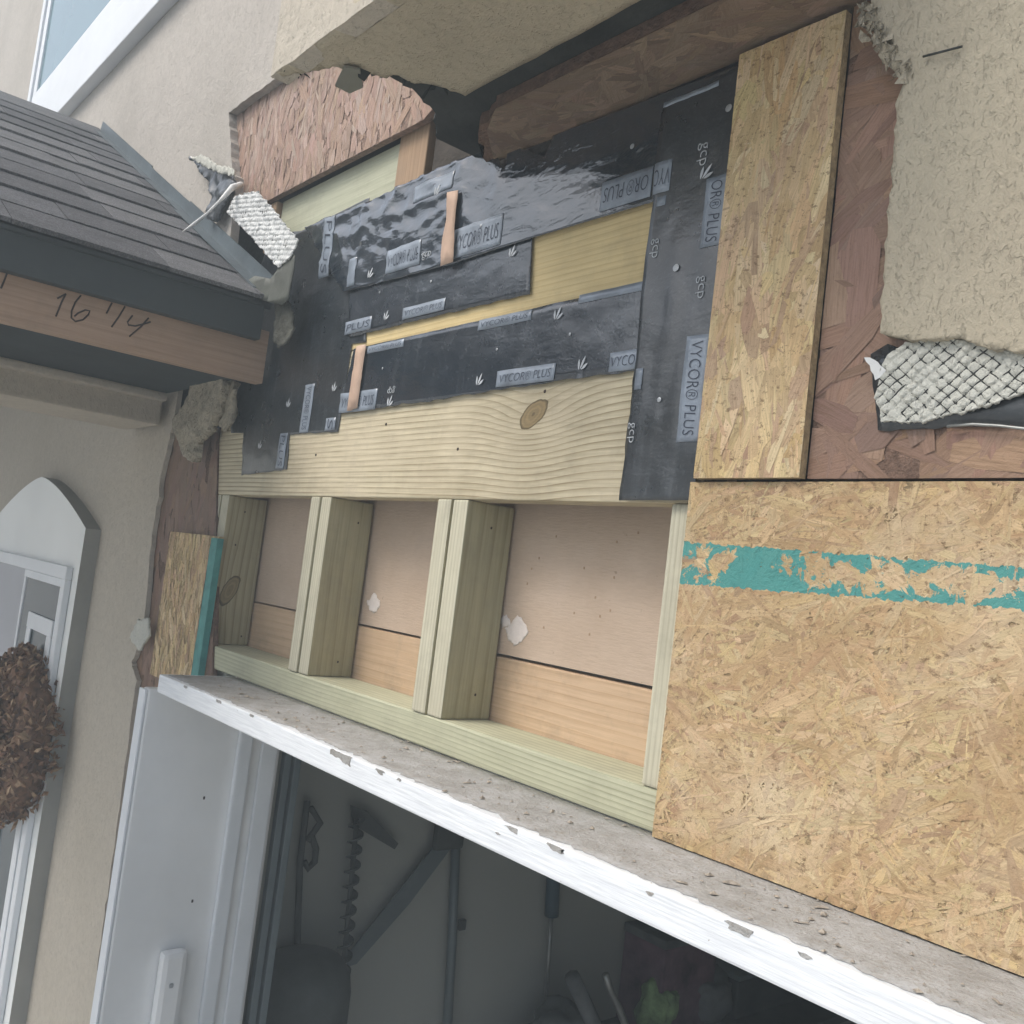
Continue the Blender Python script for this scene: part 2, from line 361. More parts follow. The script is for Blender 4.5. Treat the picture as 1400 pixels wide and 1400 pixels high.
def row_slab(name, xl, chain, y0, y1, m, parent):
    """wall slab whose right edge is an uneven line x(z), built in rows"""
    ch = sorted(chain, key=lambda q: -q[1]); c2 = [ch[0]]
    for q in ch[1:]:
        if c2[-1][1]-q[1] > 1e-4: c2.append(q)
    V, Fs = [], []
    for x, z in c2: V += [(xl, y0, z), (x, y0, z), (x, y1, z), (xl, y1, z)]
    for i in range(len(c2)-1):
        a, b = 4*i, 4*i+4
        Fs += [(a, b, b+1, a+1), (a+1, b+1, b+2, a+2), (a+2, b+2, b+3, a+3), (a+3, b+3, b, a)]
    n = 4*(len(c2)-1); Fs += [(0, 1, 2, 3), (n+3, n+2, n+1, n)]
    return link(name, mesh(name, V, Fs), m, parent)
def grid_sheet(name, pts, ax, d, step, disp=None, thick=.0012, smooth=True, m=None, parent=None):
    """flat polygon cut into cells, pushed in and out by disp(u, v), given thickness"""
    bm = bmesh.new(); vs2 = [bm.verts.new((u, v, 0)) for u, v in pts]; bm.faces.new(vs2)
    us = [p[0] for p in pts]; v_ = [p[1] for p in pts]
    for k, (lo, hi) in enumerate(((min(us), max(us)), (min(v_), max(v_)))):
        n = max(1, int((hi-lo)/step))
        for i in range(1, n):
            co = [0, 0, 0]; no = [0, 0, 0]; co[k] = lo+(hi-lo)*i/n + 1e-5; no[k] = 1
            bmesh.ops.bisect_plane(bm, geom=bm.verts[:]+bm.edges[:]+bm.faces[:], plane_co=co, plane_no=no, dist=1e-6)
    bmesh.ops.triangulate(bm, faces=[q for q in bm.faces if len(q.verts) > 4])
    f = axis_map(ax)
    for v in bm.verts:
        u, q = v.co.x, v.co.y
        v.co = Vector(f(u, q, d + (disp(u, q) if disp else 0)))
    bm.normal_update()
    want = {'Y': Vector((0, -1, 0)), 'X': Vector((1, 0, 0)), 'Z': Vector((0, 0, -1))}[ax]
    if sum((q.normal.dot(want))*q.calc_area() for q in bm.faces) < 0:
        bmesh.ops.reverse_faces(bm, faces=bm.faces[:])
    me = bpy.data.meshes.new(name); bm.to_mesh(me); bm.free()
    if smooth: me.polygons.foreach_set('use_smooth', [True]*len(me.polygons))
    o = link(name, me, m, parent)
    if thick:
        md = o.modifiers.new('thickness', 'SOLIDIFY'); md.thickness = thick; md.offset = -1
    return o
def clip(poly, region):
    out = poly; n = len(region)
    ar = sum(region[i][0]*region[(i+1) % n][1]-region[(i+1) % n][0]*region[i][1] for i in range(n))
    sgn = 1 if ar > 0 else -1
    for i in range(n):
        ax_, ay = region[i]; bx, by = region[(i+1) % n]; inp = out; out = []
        if not inp: break
        side = lambda p: sgn*((bx-ax_)*(p[1]-ay)-(by-ay)*(p[0]-ax_))
        for j in range(len(inp)):
            p, q = inp[j-1], inp[j]; sp, sq = side(p), side(q)
            if (sp >= 0) != (sq >= 0):
                t = sp/(sp-sq); out.append((p[0]+(q[0]-p[0])*t, p[1]+(q[1]-p[1])*t, p[2]+(q[2]-p[2])*t, p[3]+(q[3]-p[3])*t))
            if sq >= 0: out.append(q)
    return out
NEW_OSB = [(.66, .49, .27), (.62, .45, .24), (.70, .54, .31), (.57, .40, .21), (.66, .48, .29), (.56, .39, .24), (.68, .53, .28), (.50, .34, .22), (.72, .57, .35)]
FINE_OSB = [(.55, .40, .22), (.535, .385, .21), (.60, .45, .265), (.50, .35, .19), (.56, .42, .25), (.46, .315, .175), (.58, .435, .235), (.41, .275, .165)]
OLD_OSB = [(.29, .185, .135), (.31, .195, .145), (.27, .17, .125), (.30, .18, .14), (.33, .215, .155), (.275, .18, .14), (.34, .215, .14)]
def flakes(parent, region, ax, d, out, n, L, W, ang, spread, pal, m, seed, jitter=.0012, z_tilt=.0005, pw=1.8, vary=.16):
    """oriented strands of a board: thin overlapping chips lying on the face (region is convex)"""
    R = random.Random(seed); f = axis_map(ax)
    us = [p[0] for p in region]; v_ = [p[1] for p in region]
    V, Fs, UV, CO = [], [], [], []
    for i in range(n):
        cx, cy = R.uniform(min(us), max(us)), R.uniform(min(v_), max(v_))
        fade = 1 if i < n*.3 else .75; l = L[0]+(L[1]-L[0])*fade*R.random()**pw; wd = W[0]+(W[1]-W[0])*R.random()**1.5
        wd = min(wd, l*.6)
        a = R.gauss(ang, spread); ca, sa = math.cos(a), math.sin(a)
        base = []
        for (s, t) in ((-1, -.7), (-.55, -1), (.5, -.95), (1, -.45), (.9, .6), (.4, 1), (-.6, .9), (-1, .35)):
            s *= 1+R.uniform(-.18, .12); t *= 1+R.uniform(-.4, .25)
            x, y = s*l/2, t*wd/2; base.append((cx+x*ca-y*sa, cy+x*sa+y*ca, x, y))
        q = clip(base, region)
        if len(q) < 3: continue
        col = R.choice(pal); b = R.uniform(1-vary, 1+vary*.9); col = tuple(c*b*R.uniform(.96, 1.04) for c in col)
        ou, ov = R.uniform(0, 40), R.uniform(0, 40)
        dd = d + out*(.0002 + jitter*(i/n)); ta, tb = R.uniform(-z_tilt, z_tilt), R.uniform(-z_tilt, z_tilt)
        k0 = len(V)
        for (u, v, s, t) in q:
            V.append(f(u, v, dd + out*(ta*s/(l/2)+tb*t/(wd/2)))); UV.append((s+ou, t+ov)); CO.append(col)
        Fs.append(tuple(range(k0, len(V))))
    me = mesh('flakes', V, Fs)
    me.materials.append(m)
    uvl = me.uv_layers.new(name='UVMap'); at = me.color_attributes.new('Col', 'FLOAT_COLOR', 'POINT')
    vi = np.empty(len(me.loops), int); me.loops.foreach_get('vertex_index', vi)
    uvl.data.foreach_set('uv', np.array(UV)[vi].ravel())
    at.data.foreach_set('color', np.c_[np.array(CO), np.ones(len(CO))].ravel())
    o = link('flakes', me, None, parent); o['kind'] = 'stuff'
    return o
def osb_board(name, label, region, y0, thick, pal, m, n, L, W, ang, spread, seed, jitter=.0012, pw=1.8, tilt=.0005, vary=.16):
    t = thing(name, label, 'osb panel', (sum(p[0] for p in region)/len(region), y0+thick/2, min(p[1] for p in region)))
    core = slab('core', region, 'Y', y0, y0+thick, plain(name+'_core', tuple(c*.62 for c in pal[0]), .85, .35, 120, .003, 300), t)
    flakes(t, region, 'Y', y0, -1, n, L, W, ang, spread, pal, m, seed, jitter, tilt, pw, vary)
    return t
def tube(pts, r, seg=6, taper=None):
    """vertices and faces of a bent round bar"""
    V, Fs = [], []; n = len(pts); P = [Vector(p) for p in pts]
    for i in range(n):
        d = (P[min(i+1, n-1)]-P[max(i-1, 0)]).normalized()
        a = d.orthogonal().normalized(); 
        if i and abs(a.dot(pa)) < .99: a = (pa - d*pa.dot(d)).normalized()
        pa = a; b = d.cross(a); rr = r*(taper[i] if taper else 1)
        for k in range(seg):
            th = 2*math.pi*k/seg; V.append(P[i]+a*rr*math.cos(th)+b*rr*math.sin(th))
    for i in range(n-1):
        for k in range(seg):
            Fs.append((i*seg+k, i*seg+(k+1) % seg, (i+1)*seg+(k+1) % seg, (i+1)*seg+k))
    Fs.append(tuple(range(seg))[::-1]); Fs.append(tuple(range((n-1)*seg, n*seg)))
    return V, Fs
def tubes(name, lines, r, m, parent=None, seg=6, smooth=True):
    V, Fs = [], []
    for ln in lines:
        v, f = tube(ln, r, seg); k = len(V); V += v; Fs += [tuple(i+k for i in q) for q in f]
    return link(name, mesh(name, V, Fs, smooth), m, parent)
def text_mesh(s, size, shear=.0):
    cu_ = bpy.data.curves.new('t', 'FONT'); cu_.body = s; cu_.size = size; cu_.shear = shear; cu_.align_x = 'CENTER'; cu_.align_y = 'CENTER'; cu_.resolution_u = 3; cu_.offset = -.011
    o = bpy.data.objects.new('t', cu_); COL.objects.link(o); bpy.context.view_layer.update()
    me = bpy.data.meshes.new_from_object(o.evaluated_get(bpy.context.evaluated_depsgraph_get()))
    bpy.data.objects.remove(o); bpy.data.curves.remove(cu_); return me
def Q(px, Y=0.0): return [onY(p, Y) for p in px]

# ------------------------------------------------------------------ ground
tag(link('ground', mesh('ground', [(-400, -400, 0), (400, -400, 0), (400, 400, 0), (-400, 400, 0)], [(0, 1, 2, 3)]), M['lawn'], loc=(0, 0, 0)), kind='structure')
tag(link('driveway', mesh('driveway', [(-6, -14, .004), (4, -14, .004), (4, 6, .004), (-6, 6, .004)], [(0, 1, 2, 3)]), M['ground'], loc=(0, 0, .004)), kind='structure')

exec_parts = []
Z = lambda h: ZC+h

# ------------------------------------------------------------------ lower entry wall (left), stucco with a torn edge
ent = thing('entry_wall', 'tan stucco entry wall with torn edge, left of the garage opening', 'wall', (-3.6, 0, 0))
edge = [onY(p, -.016) for p in ((238, 575), (222, 640), (206, 745), (197, 855), (190, 880), (180, 905), (186, 930), (176, 1010), (165, 1090), (150, 1200), (136, 1300), (124, 1400))]
e2 = []
for i in range(len(edge)-1):
    for j in range(8):
        t_ = j/8; x_ = edge[i][0]+(edge[i+1][0]-edge[i][0])*t_; z_ = edge[i][1]+(edge[i+1][1]-edge[i][1])*t_
        e2.append((x_+.010*noise.noise(Vector((z_*38, 3, 0)))+.006*noise.noise(Vector((z_*140, 7, 0))), z_))
row_slab('stucco', -6.5, [(edge[0][0], Z(.45))]+e2+[edge[-1], (edge[-1][0]+.02, 0.0)], -.016, -.005, M['stucco_low'], ent)
slab('sheathing', [(-6.5, Z(.6)), (-2.0, Z(.6)), (-2.0, Z(.2)), (-2.0, 0), (-6.5, 0)], 'Y', .012, .019, M['paper'], ent)

# ------------------------------------------------------------------ upper stucco wall with window (left, above the porch roof)
XR = -1.12
hole = [onY(p, -.03) for p in ((312, 158), (372, 106))]
zcut = (hole[0][1]+hole[1][1])/2
up = thing('upper_wall', 'grey-tan stucco upper wall with white window above the shingle roof', 'wall', (-3.6, 0, Z(.5)))
lowl = [onY(p, -.03) for p in ((318, 238), (300, 250), (275, 262))]
cut = rag([(XR, zcut), (hole[0][0], zcut), (hole[0][0], Z(3.6)), (XR, Z(3.6))], .015, .004, 2, [0])
slab('stucco', cut, 'Y', -.03, -.011, M['stucco_up'], up)
lo_ = [(hole[0][0], Z(3.6)), (hole[0][0], zcut)]
for j in range(1, 14):
    t_ = j/14; z_ = zcut+(lowl[0][1]-zcut)*t_; lo_.append((hole[0][0]+(lowl[0][0]-hole[0][0])*t_+.006*noise.noise(Vector((z_*60, 1, 0))), z_))
zl_ = lowl[0][1]; lo_ += [lowl[0], (lowl[0][0]+.02, zl_-.01), (lowl[0][0]+.03, zl_-.05), (-2.0, Z(.55))]
row_slab('stucco', -7.5, lo_, -.0301, -.011, M['stucco_up'], up)
WX0, WX1, WZ0 = -4.45, -2.3, Z(1.5)
slab('sheathing', [(-7.5, Z(3.6)), (-1.0, Z(3.6)), (-1.0, Z(.601)), (-7.5, Z(.601))], 'Y', .051, .09, M['paper'], up)
win = thing('window', 'white framed window', None, (0, 0, 0)); del win['label']; win.parent = up; win.location = -up.location
def ring_xz(x0, x1, z0, z1, wdt):
    V = [(x0, z0), (x1, z0), (x1, z1), (x0, z1), (x0+wdt, z0+wdt), (x1-wdt, z0+wdt), (x1-wdt, z1-wdt), (x0+wdt, z1-wdt)]
    return V
def frame(name, x0, x1, z0, z1, wdt, y0, y1, m, parent, wb=None):
    bm = bmesh.new(); wb = wb or wdt
    for b in ((x0, x1, y0, y1, z0, z0+wb), (x0, x1, y0, y1, z1-wdt, z1), (x0, x0+wdt, y0+.001, y1, z0+wb, z1-wdt), (x1-wdt, x1, y0+.001, y1, z0+wb, z1-wdt)):
        t = box_bm(*b, bev=.003); me = bpy.data.meshes.new('t'); t.to_mesh(me); t.free(); bm.from_mesh(me); bpy.data.meshes.remove(me)
    return link(name, bm_mesh(name, bm), m, parent)
zb = Z(1.464)
box('sill', (-4.62, -2.2, -.068, -.029, zb, zb+.145), M['trim_white'], win, .004)
frame('frame', -4.40, -2.3, zb+.147, Z(2.95), .05, -.052, -.029, M['trim_white'], win, .03)
frame('sash', -4.345, -2.36, zb+.185, Z(2.9), .06, -.044, -.0292, M['trim_white'], win, .09)
box('pane', (-4.29, -2.41, -.036, -.0295, zb+.27, Z(2.85)), M['glass_up'], win, 0)

# exposed old sheathing, blocking and post above the membrane
reg = [onY(p, -.006) for p in ((306, 140), (376, 90))]
zt = Z(1.28); zlo = Z(.728)
ob = osb_board('exposed_sheathing', 'weathered reddish osb sheathing exposed where stucco was cut away above the roof end', [(-2.45, zt), (-1.15, zt), (-1.15, Z(.80)), (-1.31, zlo), (-2.45, zlo)], -.010, .012, [(.40, .275, .215), (.44, .31, .25), (.37, .25, .195), (.48, .36, .30), (.42, .29, .22)], M['osb_old'], 3000, (.03, .13), (.006, .026), math.pi/2, .35, 11, .0012, 1.8, .00025, .12)
bz0, bz1 = Z(.62), Z(.727)
box('blocking', (-1.86, -1.405, .012, .05, bz0, bz1), M['pt_up'], bev=.002, label='pale green treated blocking below the exposed reddish sheathing', cat='lumber')
box('post', (-1.404, -1.315, .006, .05, bz0, Z(.80)), M['fir_post'], bev=.003, label='short worn brown post end beside the pale green blocking', cat='lumber')
box('side_block', (-1.90, -1.863, .0, .05, bz0, Z(.726)), M['fir_post'], bev=.003, label='narrow brown wood strip at left end of the pale green blocking', cat='lumber')

# ------------------------------------------------------------------ bay (second floor overhang) with torn soffit
bay = thing('overhang_bay', 'tan stucco bay overhanging the garage wall with torn open soffit corner', 'bay', (-.83, -.17, Z(.6)))
BX0, BX1, BY, BZ = onZ((370, 105), Z(.602))[0], -.497, -.337, Z(.602)
slab('front', rag([(BX0, Z(2.4)), (BX1, Z(2.4)), (BX1, BZ), (BX0, BZ)], .03, .0025, 8, [2]), 'Y', BY, BY+.025, M['stucco_bay'], bay)
slab('right_side', [(BY+.026, Z(2.4)), (-.032, Z(2.4)), (-.032, BZ+.02), (BY+.026, BZ+.02)], 'X', BX1, BX1-.025, M['stucco_bay'], bay)
slab('left_side', [(BY+.026, Z(2.4)), (-.032, Z(2.4)), (-.032, Z(1.0)), (BY+.026, Z(.86))], 'X', BX0, BX0+.025, M['stucco_bay'], bay)
sp = [onZ(p, BZ) for p in ((372, 108), (400, 101), (440, 96), (462, 92), (480, 101), (500, 99), (520, 106), (545, 103), (560, 112), (590, 117), (610, 122), (636, 131))]
yf = sp[-1][1]
sp2 = rag(sp, .006, .004, 5, list(range(11))) 
pts = sp2 + [(BX1, yf-.006), (BX1, BY+.0005), (BX0, BY+.0005)]
soff = grid_sheet('soffit', pts, 'Z', BZ+.0005, .012, lambda u, v: .0015*noise.noise(Vector((u*30, v*30, 0))), .018, True, M['stucco_soffit_shaded'], bay)
ps = [onZ(p, BZ+.0225) for p in ((455, 60), (505, 92), (560, 118), (592, 150), (598, 190))]
slab('void_shade_plate', rag(ps, .01, .004, 9, [0, 1, 2, 3]) + [(ps[-1][0], -.002), (BX1-.03, -.002), (BX1-.03, BY+.03), (ps[0][0], BY+.03)], 'Z', BZ+.0225, BZ+.03, M['paper'], bay)  # dark plate added for the shaded hollow inside the torn bay
br = [onZ(p, BZ) for p in ((700, 146), (974, 3))]
yb = (br[0][1]+br[1][1])/2
sb = [(-.985, yb), (BX1-.002, yb), (BX1-.002, -.002), (-1.10, -.002)]
brown = osb_board('soffit_sheathing', 'dark brown osb strip under the overhang meeting the black membrane', [(0, 0), (0.01, 0), (0, .01)], -.1, .001, OLD_OSB, M['osb_old'], 3, (.01, .02), (.01, .02), 0, .1, 1)
for ch in list(brown.children): bpy.data.objects.remove(ch)
brown.location = (-.8, yb/2, BZ)
slab('core', rag([(-1.06, yb+.03), (-.985, yb)]+sb[1:3]+[(-1.13, -.002)], .012, .006, 77, [0, 4]), 'Z', BZ+.004, BZ+.0215, plain('soffit_osb_core', (.16, .10, .07), .85, .35, 60, .003, 200), brown)
flakes(brown, [(-1.04, yb+.03), (-.985, yb)]+sb[1:3]+[(-1.11, -.002)], 'Z', BZ+.004, -1, 520, (.04, .16), (.01, .03), .15, .6, [(.235, .17, .125), (.26, .19, .14), (.21, .15, .11), (.28, .205, .145)], M['osb_old'], 21)
# ragged black paper hanging from the torn soffit edge
R = random.Random(3); V, Fs = [], []
for i in range(70):
    t = R.random(); k = min(10, int(t*11)); a = Vector(sp[k]).lerp(Vector(sp[k+1]), t*11-k) if k < 11 else Vector(sp[11])
    c = Vector((a.x+R.uniform(-.012, .010), a.y+R.uniform(-.004, .012), BZ+R.uniform(.0, .03))); s = R.uniform(.004, .016)
    k0 = len(V)
    for j in range(4): V.append(c+Vector((R.uniform(-s, s), R.uniform(-s, s), R.uniform(-s, s))))
    Fs += [(k0, k0+1, k0+2), (k0, k0+2, k0+3), (k0, k0+1, k0+3)]
link('torn_paper', mesh('torn_paper', V, Fs), M['paper'], bay)
p0, p1 = onZ((462, 88), BZ-.004), onZ((490, 128), BZ-.004)
slab('torn_flap', [onZ(p, BZ-.006) for p in ((470, 92), (492, 96), (496, 120), (478, 128), (458, 118))], 'Z', BZ-.006, BZ-.003, plain('flap', (.20, .20, .165), .9, .1), bay)

# ------------------------------------------------------------------ core of the garage wall behind the membrane
gw = thing('garage_wall', 'old dark wall sheathing behind the black membrane and framing', 'wall', (-.6, .05, Z(.1)))
slab('sheathing', [(-1.99, Z(.31)), (-.675, Z(.31)), (-.590, Z(.31)), (-.590, Z(-.24)), (1.4, Z(-.24)), (1.4, Z(.95)), (-.99, Z(.95)), (-.99, Z(.6)), (-1.99, Z(.6))], 'Y', .041, .089, M['paper'], gw)
slab('upper_core', [(-1.14, Z(1.6)), (-.2, Z(1.6)), (-.2, Z(.14)), (-.674, Z(.14)), (-.674, Z(.601)), (-1.30, Z(.601)), (-1.30, Z(.78))], 'Y', .012, .04, plain('old_wall', (.075, .064, .054), .9, .4, 12, .003, 80), gw)

# ------------------------------------------------------------------ header beams
box('header_beam', (-1.985, -.660, .0, .040, Z(.107), Z(.362)), M['pt_beam'], bev=.0025, label='long pale treated header beam with oval knot above the stud bays', cat='beam')
box('upper_beam', (-1.985, -.675, .0, .040, Z(.3635), Z(.56)), M['pt_yellow'], bev=.0025, label='yellow treated beam showing through the gap in the black membrane', cat='beam')
R = random.Random(5)
hb = bpy.data.objects['header_beam']
for p in ((528, 600-20), (626, 614), (745, 535), (340, 615), (432, 622), (1e9, 0)):
    if p[0] > 2000: continue
    q = onY(p, 0); me = bm_mesh('nail_head', box_bm(q[0]-.0022, q[0]+.0022, -.0012, .002, q[1]-.0022, q[1]+.0022, .001, 1))
    link('nail_head', me, M['ink'], hb)

# ------------------------------------------------------------------ cripple studs, plate, backing
ZP0, ZP1 = Z(-.245), Z(-.2)
box('bottom_plate', (-1.93, -.660, .0, .088, ZP0+.0008, ZP1), M['pt_plate'], bev=.003, label='pale green treated bottom plate lying along the dusty ledge', cat='lumber')
def stud(x0, x1, m, label, y1=.086, y0=.0, grp='cripple studs between ledge and header beam'):
    o = box('stud', (x0+.0012, x1-.0012, y0, y1, ZP1+.0006, Z(.1065)), m, bev=.003, label=label, cat='stud', group=grp)
    o.data.materials.append(M['pt_lit_edge'])
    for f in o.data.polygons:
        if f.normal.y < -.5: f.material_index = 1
    return o
stud(-1.975, -1.931, M['pt_stud_b'], 'leftmost tan stud beside the new osb strip with teal edge')
stud(-1.928, -1.889, M['pt_stud_k'], 'stud with big dark oval knot on its side face')
stud(-1.533, -1.498, M['pt_stud'], 'left half of the narrower far double stud', y0=-.0022)
stud(-1.498, -1.462, M['pt_stud_b'], 'right half of the narrower far double stud')
stud(-1.145, -1.109, M['pt_stud_b'], 'left half of the nearer double stud in mid bay', y0=-.0022)
stud(-1.109, -1.072, M['pt_stud'], 'right half of the nearer double stud with broad green side face')
def toenail(px, X, m='ink'):
    y_, z_ = onX(px, X); o = bpy.data.objects
    return (X, y_, z_)
for sx, lst in ((-1.072, ((672, 722), (650, 950))), (-1.462, ((490, 715), (462, 905))), (-1.889, ((335, 700), (330, 870), (322, 745)))):
    own = [q for q in bpy.data.objects if q.name.startswith('stud') and q.parent is None and abs(max(v.co.x for v in q.data.vertices)+q.location.x-sx) < .004][0]
    for p in lst:
        y_, z_ = onX(p, sx)
        if y_ > .004: link('nail_head', bm_mesh('nail_head', box_bm(sx-.001, sx+.0006, y_-.0014, y_+.0014, z_-.0018, z_+.0018, .0006, 1)), M['ink'], own)
stud(-.702, -.663, M['pt_stud'], 'pale stud at right end of the bays, half covered by the osb panel')
dw = slab('drywall_sheet', [(-1.99, Z(-.106)), (-.60, Z(-.104)), (-.60, Z(.30)), (-1.99, Z(.30))], 'Y', .091, .103, M['drywall'], label='pinkish tan drywall back closing the stud bays', cat='drywall')
box('backing_board', (-1.99, -.60, .0895, .125, Z(-.247), Z(-.109)), M['fir'], bev=.003, label='orange fir board behind the studs below the drywall', cat='lumber')
for px, s in (((704, 862), .024), ((510, 825), .020), ((690, 850), .013)):
    q = onY(px, .089); R = random.Random(px[0])
    pp = [(q[0]+s*math.cos(a)*R.uniform(.6, 1.25), q[1]+s*.8*math.sin(a)*R.uniform(.6, 1.2)) for a in [i*math.pi/6 for i in range(12)]]
    pp = rag(pp, .003, .0025, px[1])
    grid_sheet('torn_patch', pp, 'Y', .0885, .004, lambda u, v: .0016-.0008*noise.noise(Vector((u*150, v*150, 0))), .0006, True, M['gypsum'], dw)
R = random.Random(9)
for i in range(14):
    q = onY((R.uniform(720, 890), R.uniform(715, 880)), .091)
    link('speck', bm_mesh('speck', box_bm(q[0]-.0012, q[0]+.0012, .0905, .0915, q[1]-.0016, q[1]+.0016, 0)), M['fir_post'], dw)

# ------------------------------------------------------------------ membrane sheets
def wrinkle(a, s, sx=1, sz=1, seed=0): return lambda u, v: -abs(a*noise.noise(Vector((u*s*sx, v*s*sz, seed)))) - .3*a*noise.noise(Vector((u*s*3*sx, v*s*3*sz, seed+5)))
SURF = {}; BASE = {}
def crinkle_top(u, v):
    k = max(0.0, min(1.0, (-1.0-u)/.25)); zl = v-Z(.5)
    a = (1-abs(noise.noise(Vector((u*11, v*26, 2)))))**4; b = (1-abs(noise.noise(Vector((u*22+v*14, v*34, 6)))))**5
    up_ = max(0.0, min(1.0, (v-Z(.46))/.10))
    return -(.0012 + k*(.0045*a*up_+.0022*b) + .0015*abs(noise.noise(Vector((u*9, v*16, 9)))))
def sheet(label, px, y, m, wr=None, step=.010, torn=(), seed=0):
    pts = Q(px, y); pts = rag(pts, .012, .0018, seed, torn) if torn else pts
    o = grid_sheet('membrane_sheet', pts, 'Y', y, step, wr, .0010, True, m)
    BASE[o.name] = y; SURF[o.name] = lambda u, v, y=y, wr=wr: y + (wr(u, v) if wr else 0)
    return tag(o, label, 'membrane', 'black membrane sheets on the header')
GR = 'black membrane sheets on the header'
s_left = sheet('black membrane sheet stuck on the far left wall behind the eave end', [(412, 316), (505, 270), (500, 468), (481, 470), (462, 590), (396, 594), (392, 642), (330, 650), (333, 592), (316, 592), (310, 500), (372, 318)], -.002, M['membrane_dull'], wrinkle(.0015, 20), torn=(4, 5, 6, 7), seed=1)
s_mid = sheet('black membrane strip between the yellow gap and the pale header beam', [(484, 477), (640, 442), (894, 384), (886, 512), (866, 507), (760, 521), (600, 546), (500, 560), (464, 566)], -.0045, M['membrane'], wrinkle(.0022, 26, .6, 1.6, 3), torn=(3, 4, 5, 6), seed=2)
s_upmid = sheet('black membrane strip directly above the long yellow gap', [(478, 330), (606, 300), (729, 300), (724, 402), (600, 431), (477, 461)], -.0045, M['membrane'], wrinkle(.0018, 22, .6, 1.5, 7), torn=(3, 4), seed=3)
s_top = sheet('wide glossy crinkled black membrane sheet along the top under the overhang', [(420, 312), (520, 270), (560, 250), (640, 215), (676, 203), (686, 224), (691, 232), (697, 206), (708, 202), (745, 215), (757, 186), (1010, 90), (1000, 235), (895, 276), (727, 326), (610, 364), (470, 400)], -.0075, M['membrane_crinkled'], crinkle_top, .0055, torn=(0, 1, 2, 3, 4, 5, 6, 7, 8, 9), seed=4)
s_right = sheet('tall black membrane sheet right of the knot, beside the osb strip', [(893, 276), (905, 150), (1020, 85), (1012, 240), (948, 684), (846, 684), (868, 506), (880, 384)], -.0105, M['membrane_dull'], lambda u, v: -.0035*abs(noise.noise(Vector((u*34, v*7, 4))))-.001*noise.noise(Vector((u*60, v*30, 1))), .008, torn=(5,), seed=6)

INKS = []
def patch(parent, y, tl, tr, br_, bl, text=None, rot=0, size=None, trim=1.0, m='print_grey', align=0.0):
    """printed rectangle on a sheet, upright in the wall plane, with its lettering"""
    c = [onY(p, BASE[parent.name]) for p in (tl, tr, br_, bl)]
    x0 = (c[0][0]+c[3][0])/2; x1 = (c[1][0]+c[2][0])/2; z1 = (c[0][1]+c[1][1])/2; z0 = (c[2][1]+c[3][1])/2
    sf = SURF[parent.name]
    pm = grid_sheet('print_patch', [(x0, z0), (x1, z0), (x1, z1), (x0, z1)], 'Y', -.0008, .006, sf, .0001, True, M[m], parent)
    if text:
        W_, H_ = (x1-x0, z1-z0) if rot in (0, 180) else (z1-z0, x1-x0)
        me = text_mesh(text, 1.0, .12)
        co = np.array([v.co[:] for v in me.vertices]); ext = co.max(0)-co.min(0); cen = (co.max(0)+co.min(0))/2
        sx = W_*.88*trim/ext[0]; sy = H_*.52/ext[1]; a = math.radians(rot)
        for v in me.vertices:
            u = (v.co.x-cen[0])*sx + align*W_; q = (v.co.y-cen[1])*sy
            xx, zz = (x0+x1)/2+u*math.cos(a)-q*math.sin(a), (z0+z1)/2+u*math.sin(a)+q*math.cos(a)
            v.co = Vector((xx, sf(xx, zz)-.0014, zz))
        link('lettering', me, M['print_ink'], pm)
    return pm
def white_text(parent, y, c, text, h, rot=0):
    X, Z_ = onY(c, BASE[parent.name]); me = text_mesh(text, 1.0, .0); co = np.array([v.co[:] for v in me.vertices]); ext = co.max(0)-co.min(0); cen = (co.max(0)+co.min(0))/2
    s = h/ext[1]; a = math.radians(rot)
    for v in me.vertices:
        u = (v.co.x-cen[0])*s; q = (v.co.y-cen[1])*s
        xx, zz = X+u*math.cos(a)-q*math.sin(a), Z_+u*math.sin(a)+q*math.cos(a)
        v.co = Vector((xx, SURF[parent.name](xx, zz)-.0012, zz))
    me2 = me; 
    o = link('lettering', me2, M['print_white'], parent)
    md = o.modifiers.new('weight', 'SOLIDIFY'); md.thickness = .0004
    return o
def leaf(parent, y, c, h, rot=20):
    """the printed leaf mark: three slim blades fanning from one stem"""
    X, Z_ = onY(c, BASE[parent.name]); V, Fs = [], []; y = SURF[parent.name](X, Z_)-.0018
    for da, L, ox in ((-28, .75, -.18), (0, 1.0, 0), (30, .7, .2)):
        a = math.radians(rot+da); k0 = len(V); n = 7
        dv = Vector((math.sin(a), math.cos(a))); nv = Vector((dv.y, -dv.x))
        b = Vector((X+ox*h*.6, Z_-h*.4))
        for i in range(n+1):
            t = i/n; q = b+dv*L*h*t + nv*.10*h*math.sin(math.pi*t); V.append((q.x, y, q.y))
        for i in range(1, n):
            t = 1-i/n; q = b+dv*L*h*t - nv*.10*h*math.sin(math.pi*t); V.append((q.x, y, q.y))
        Fs.append(tuple(range(k0, len(V))))
    return link('leaf_mark', mesh('leaf_mark', V, Fs), M['print_white'], parent)
def dot(parent, y, c, r=.004):
    X, Z_ = onY(c, BASE[parent.name]); y = SURF[parent.name](X, Z_)-.0012; V = [(X, y-.0012, Z_)]+[(X+r*math.cos(a), y, Z_+r*math.sin(a)) for a in [i*math.pi/5 for i in range(10)]]
    return link('nail_head', mesh('nail_head', V, [(0, i+1, (i+1) % 10+1) for i in range(10)], True), M['kn'], parent)
VP = 'VYCOR\u00ae PLUS'
yt, yr, ym, yl = -.0112, -.0150, -.0075, -.0042
yt2 = -.0145
patch(s_top, yt2, (623, 310), (689, 298), (686, 335), (620, 355), VP)
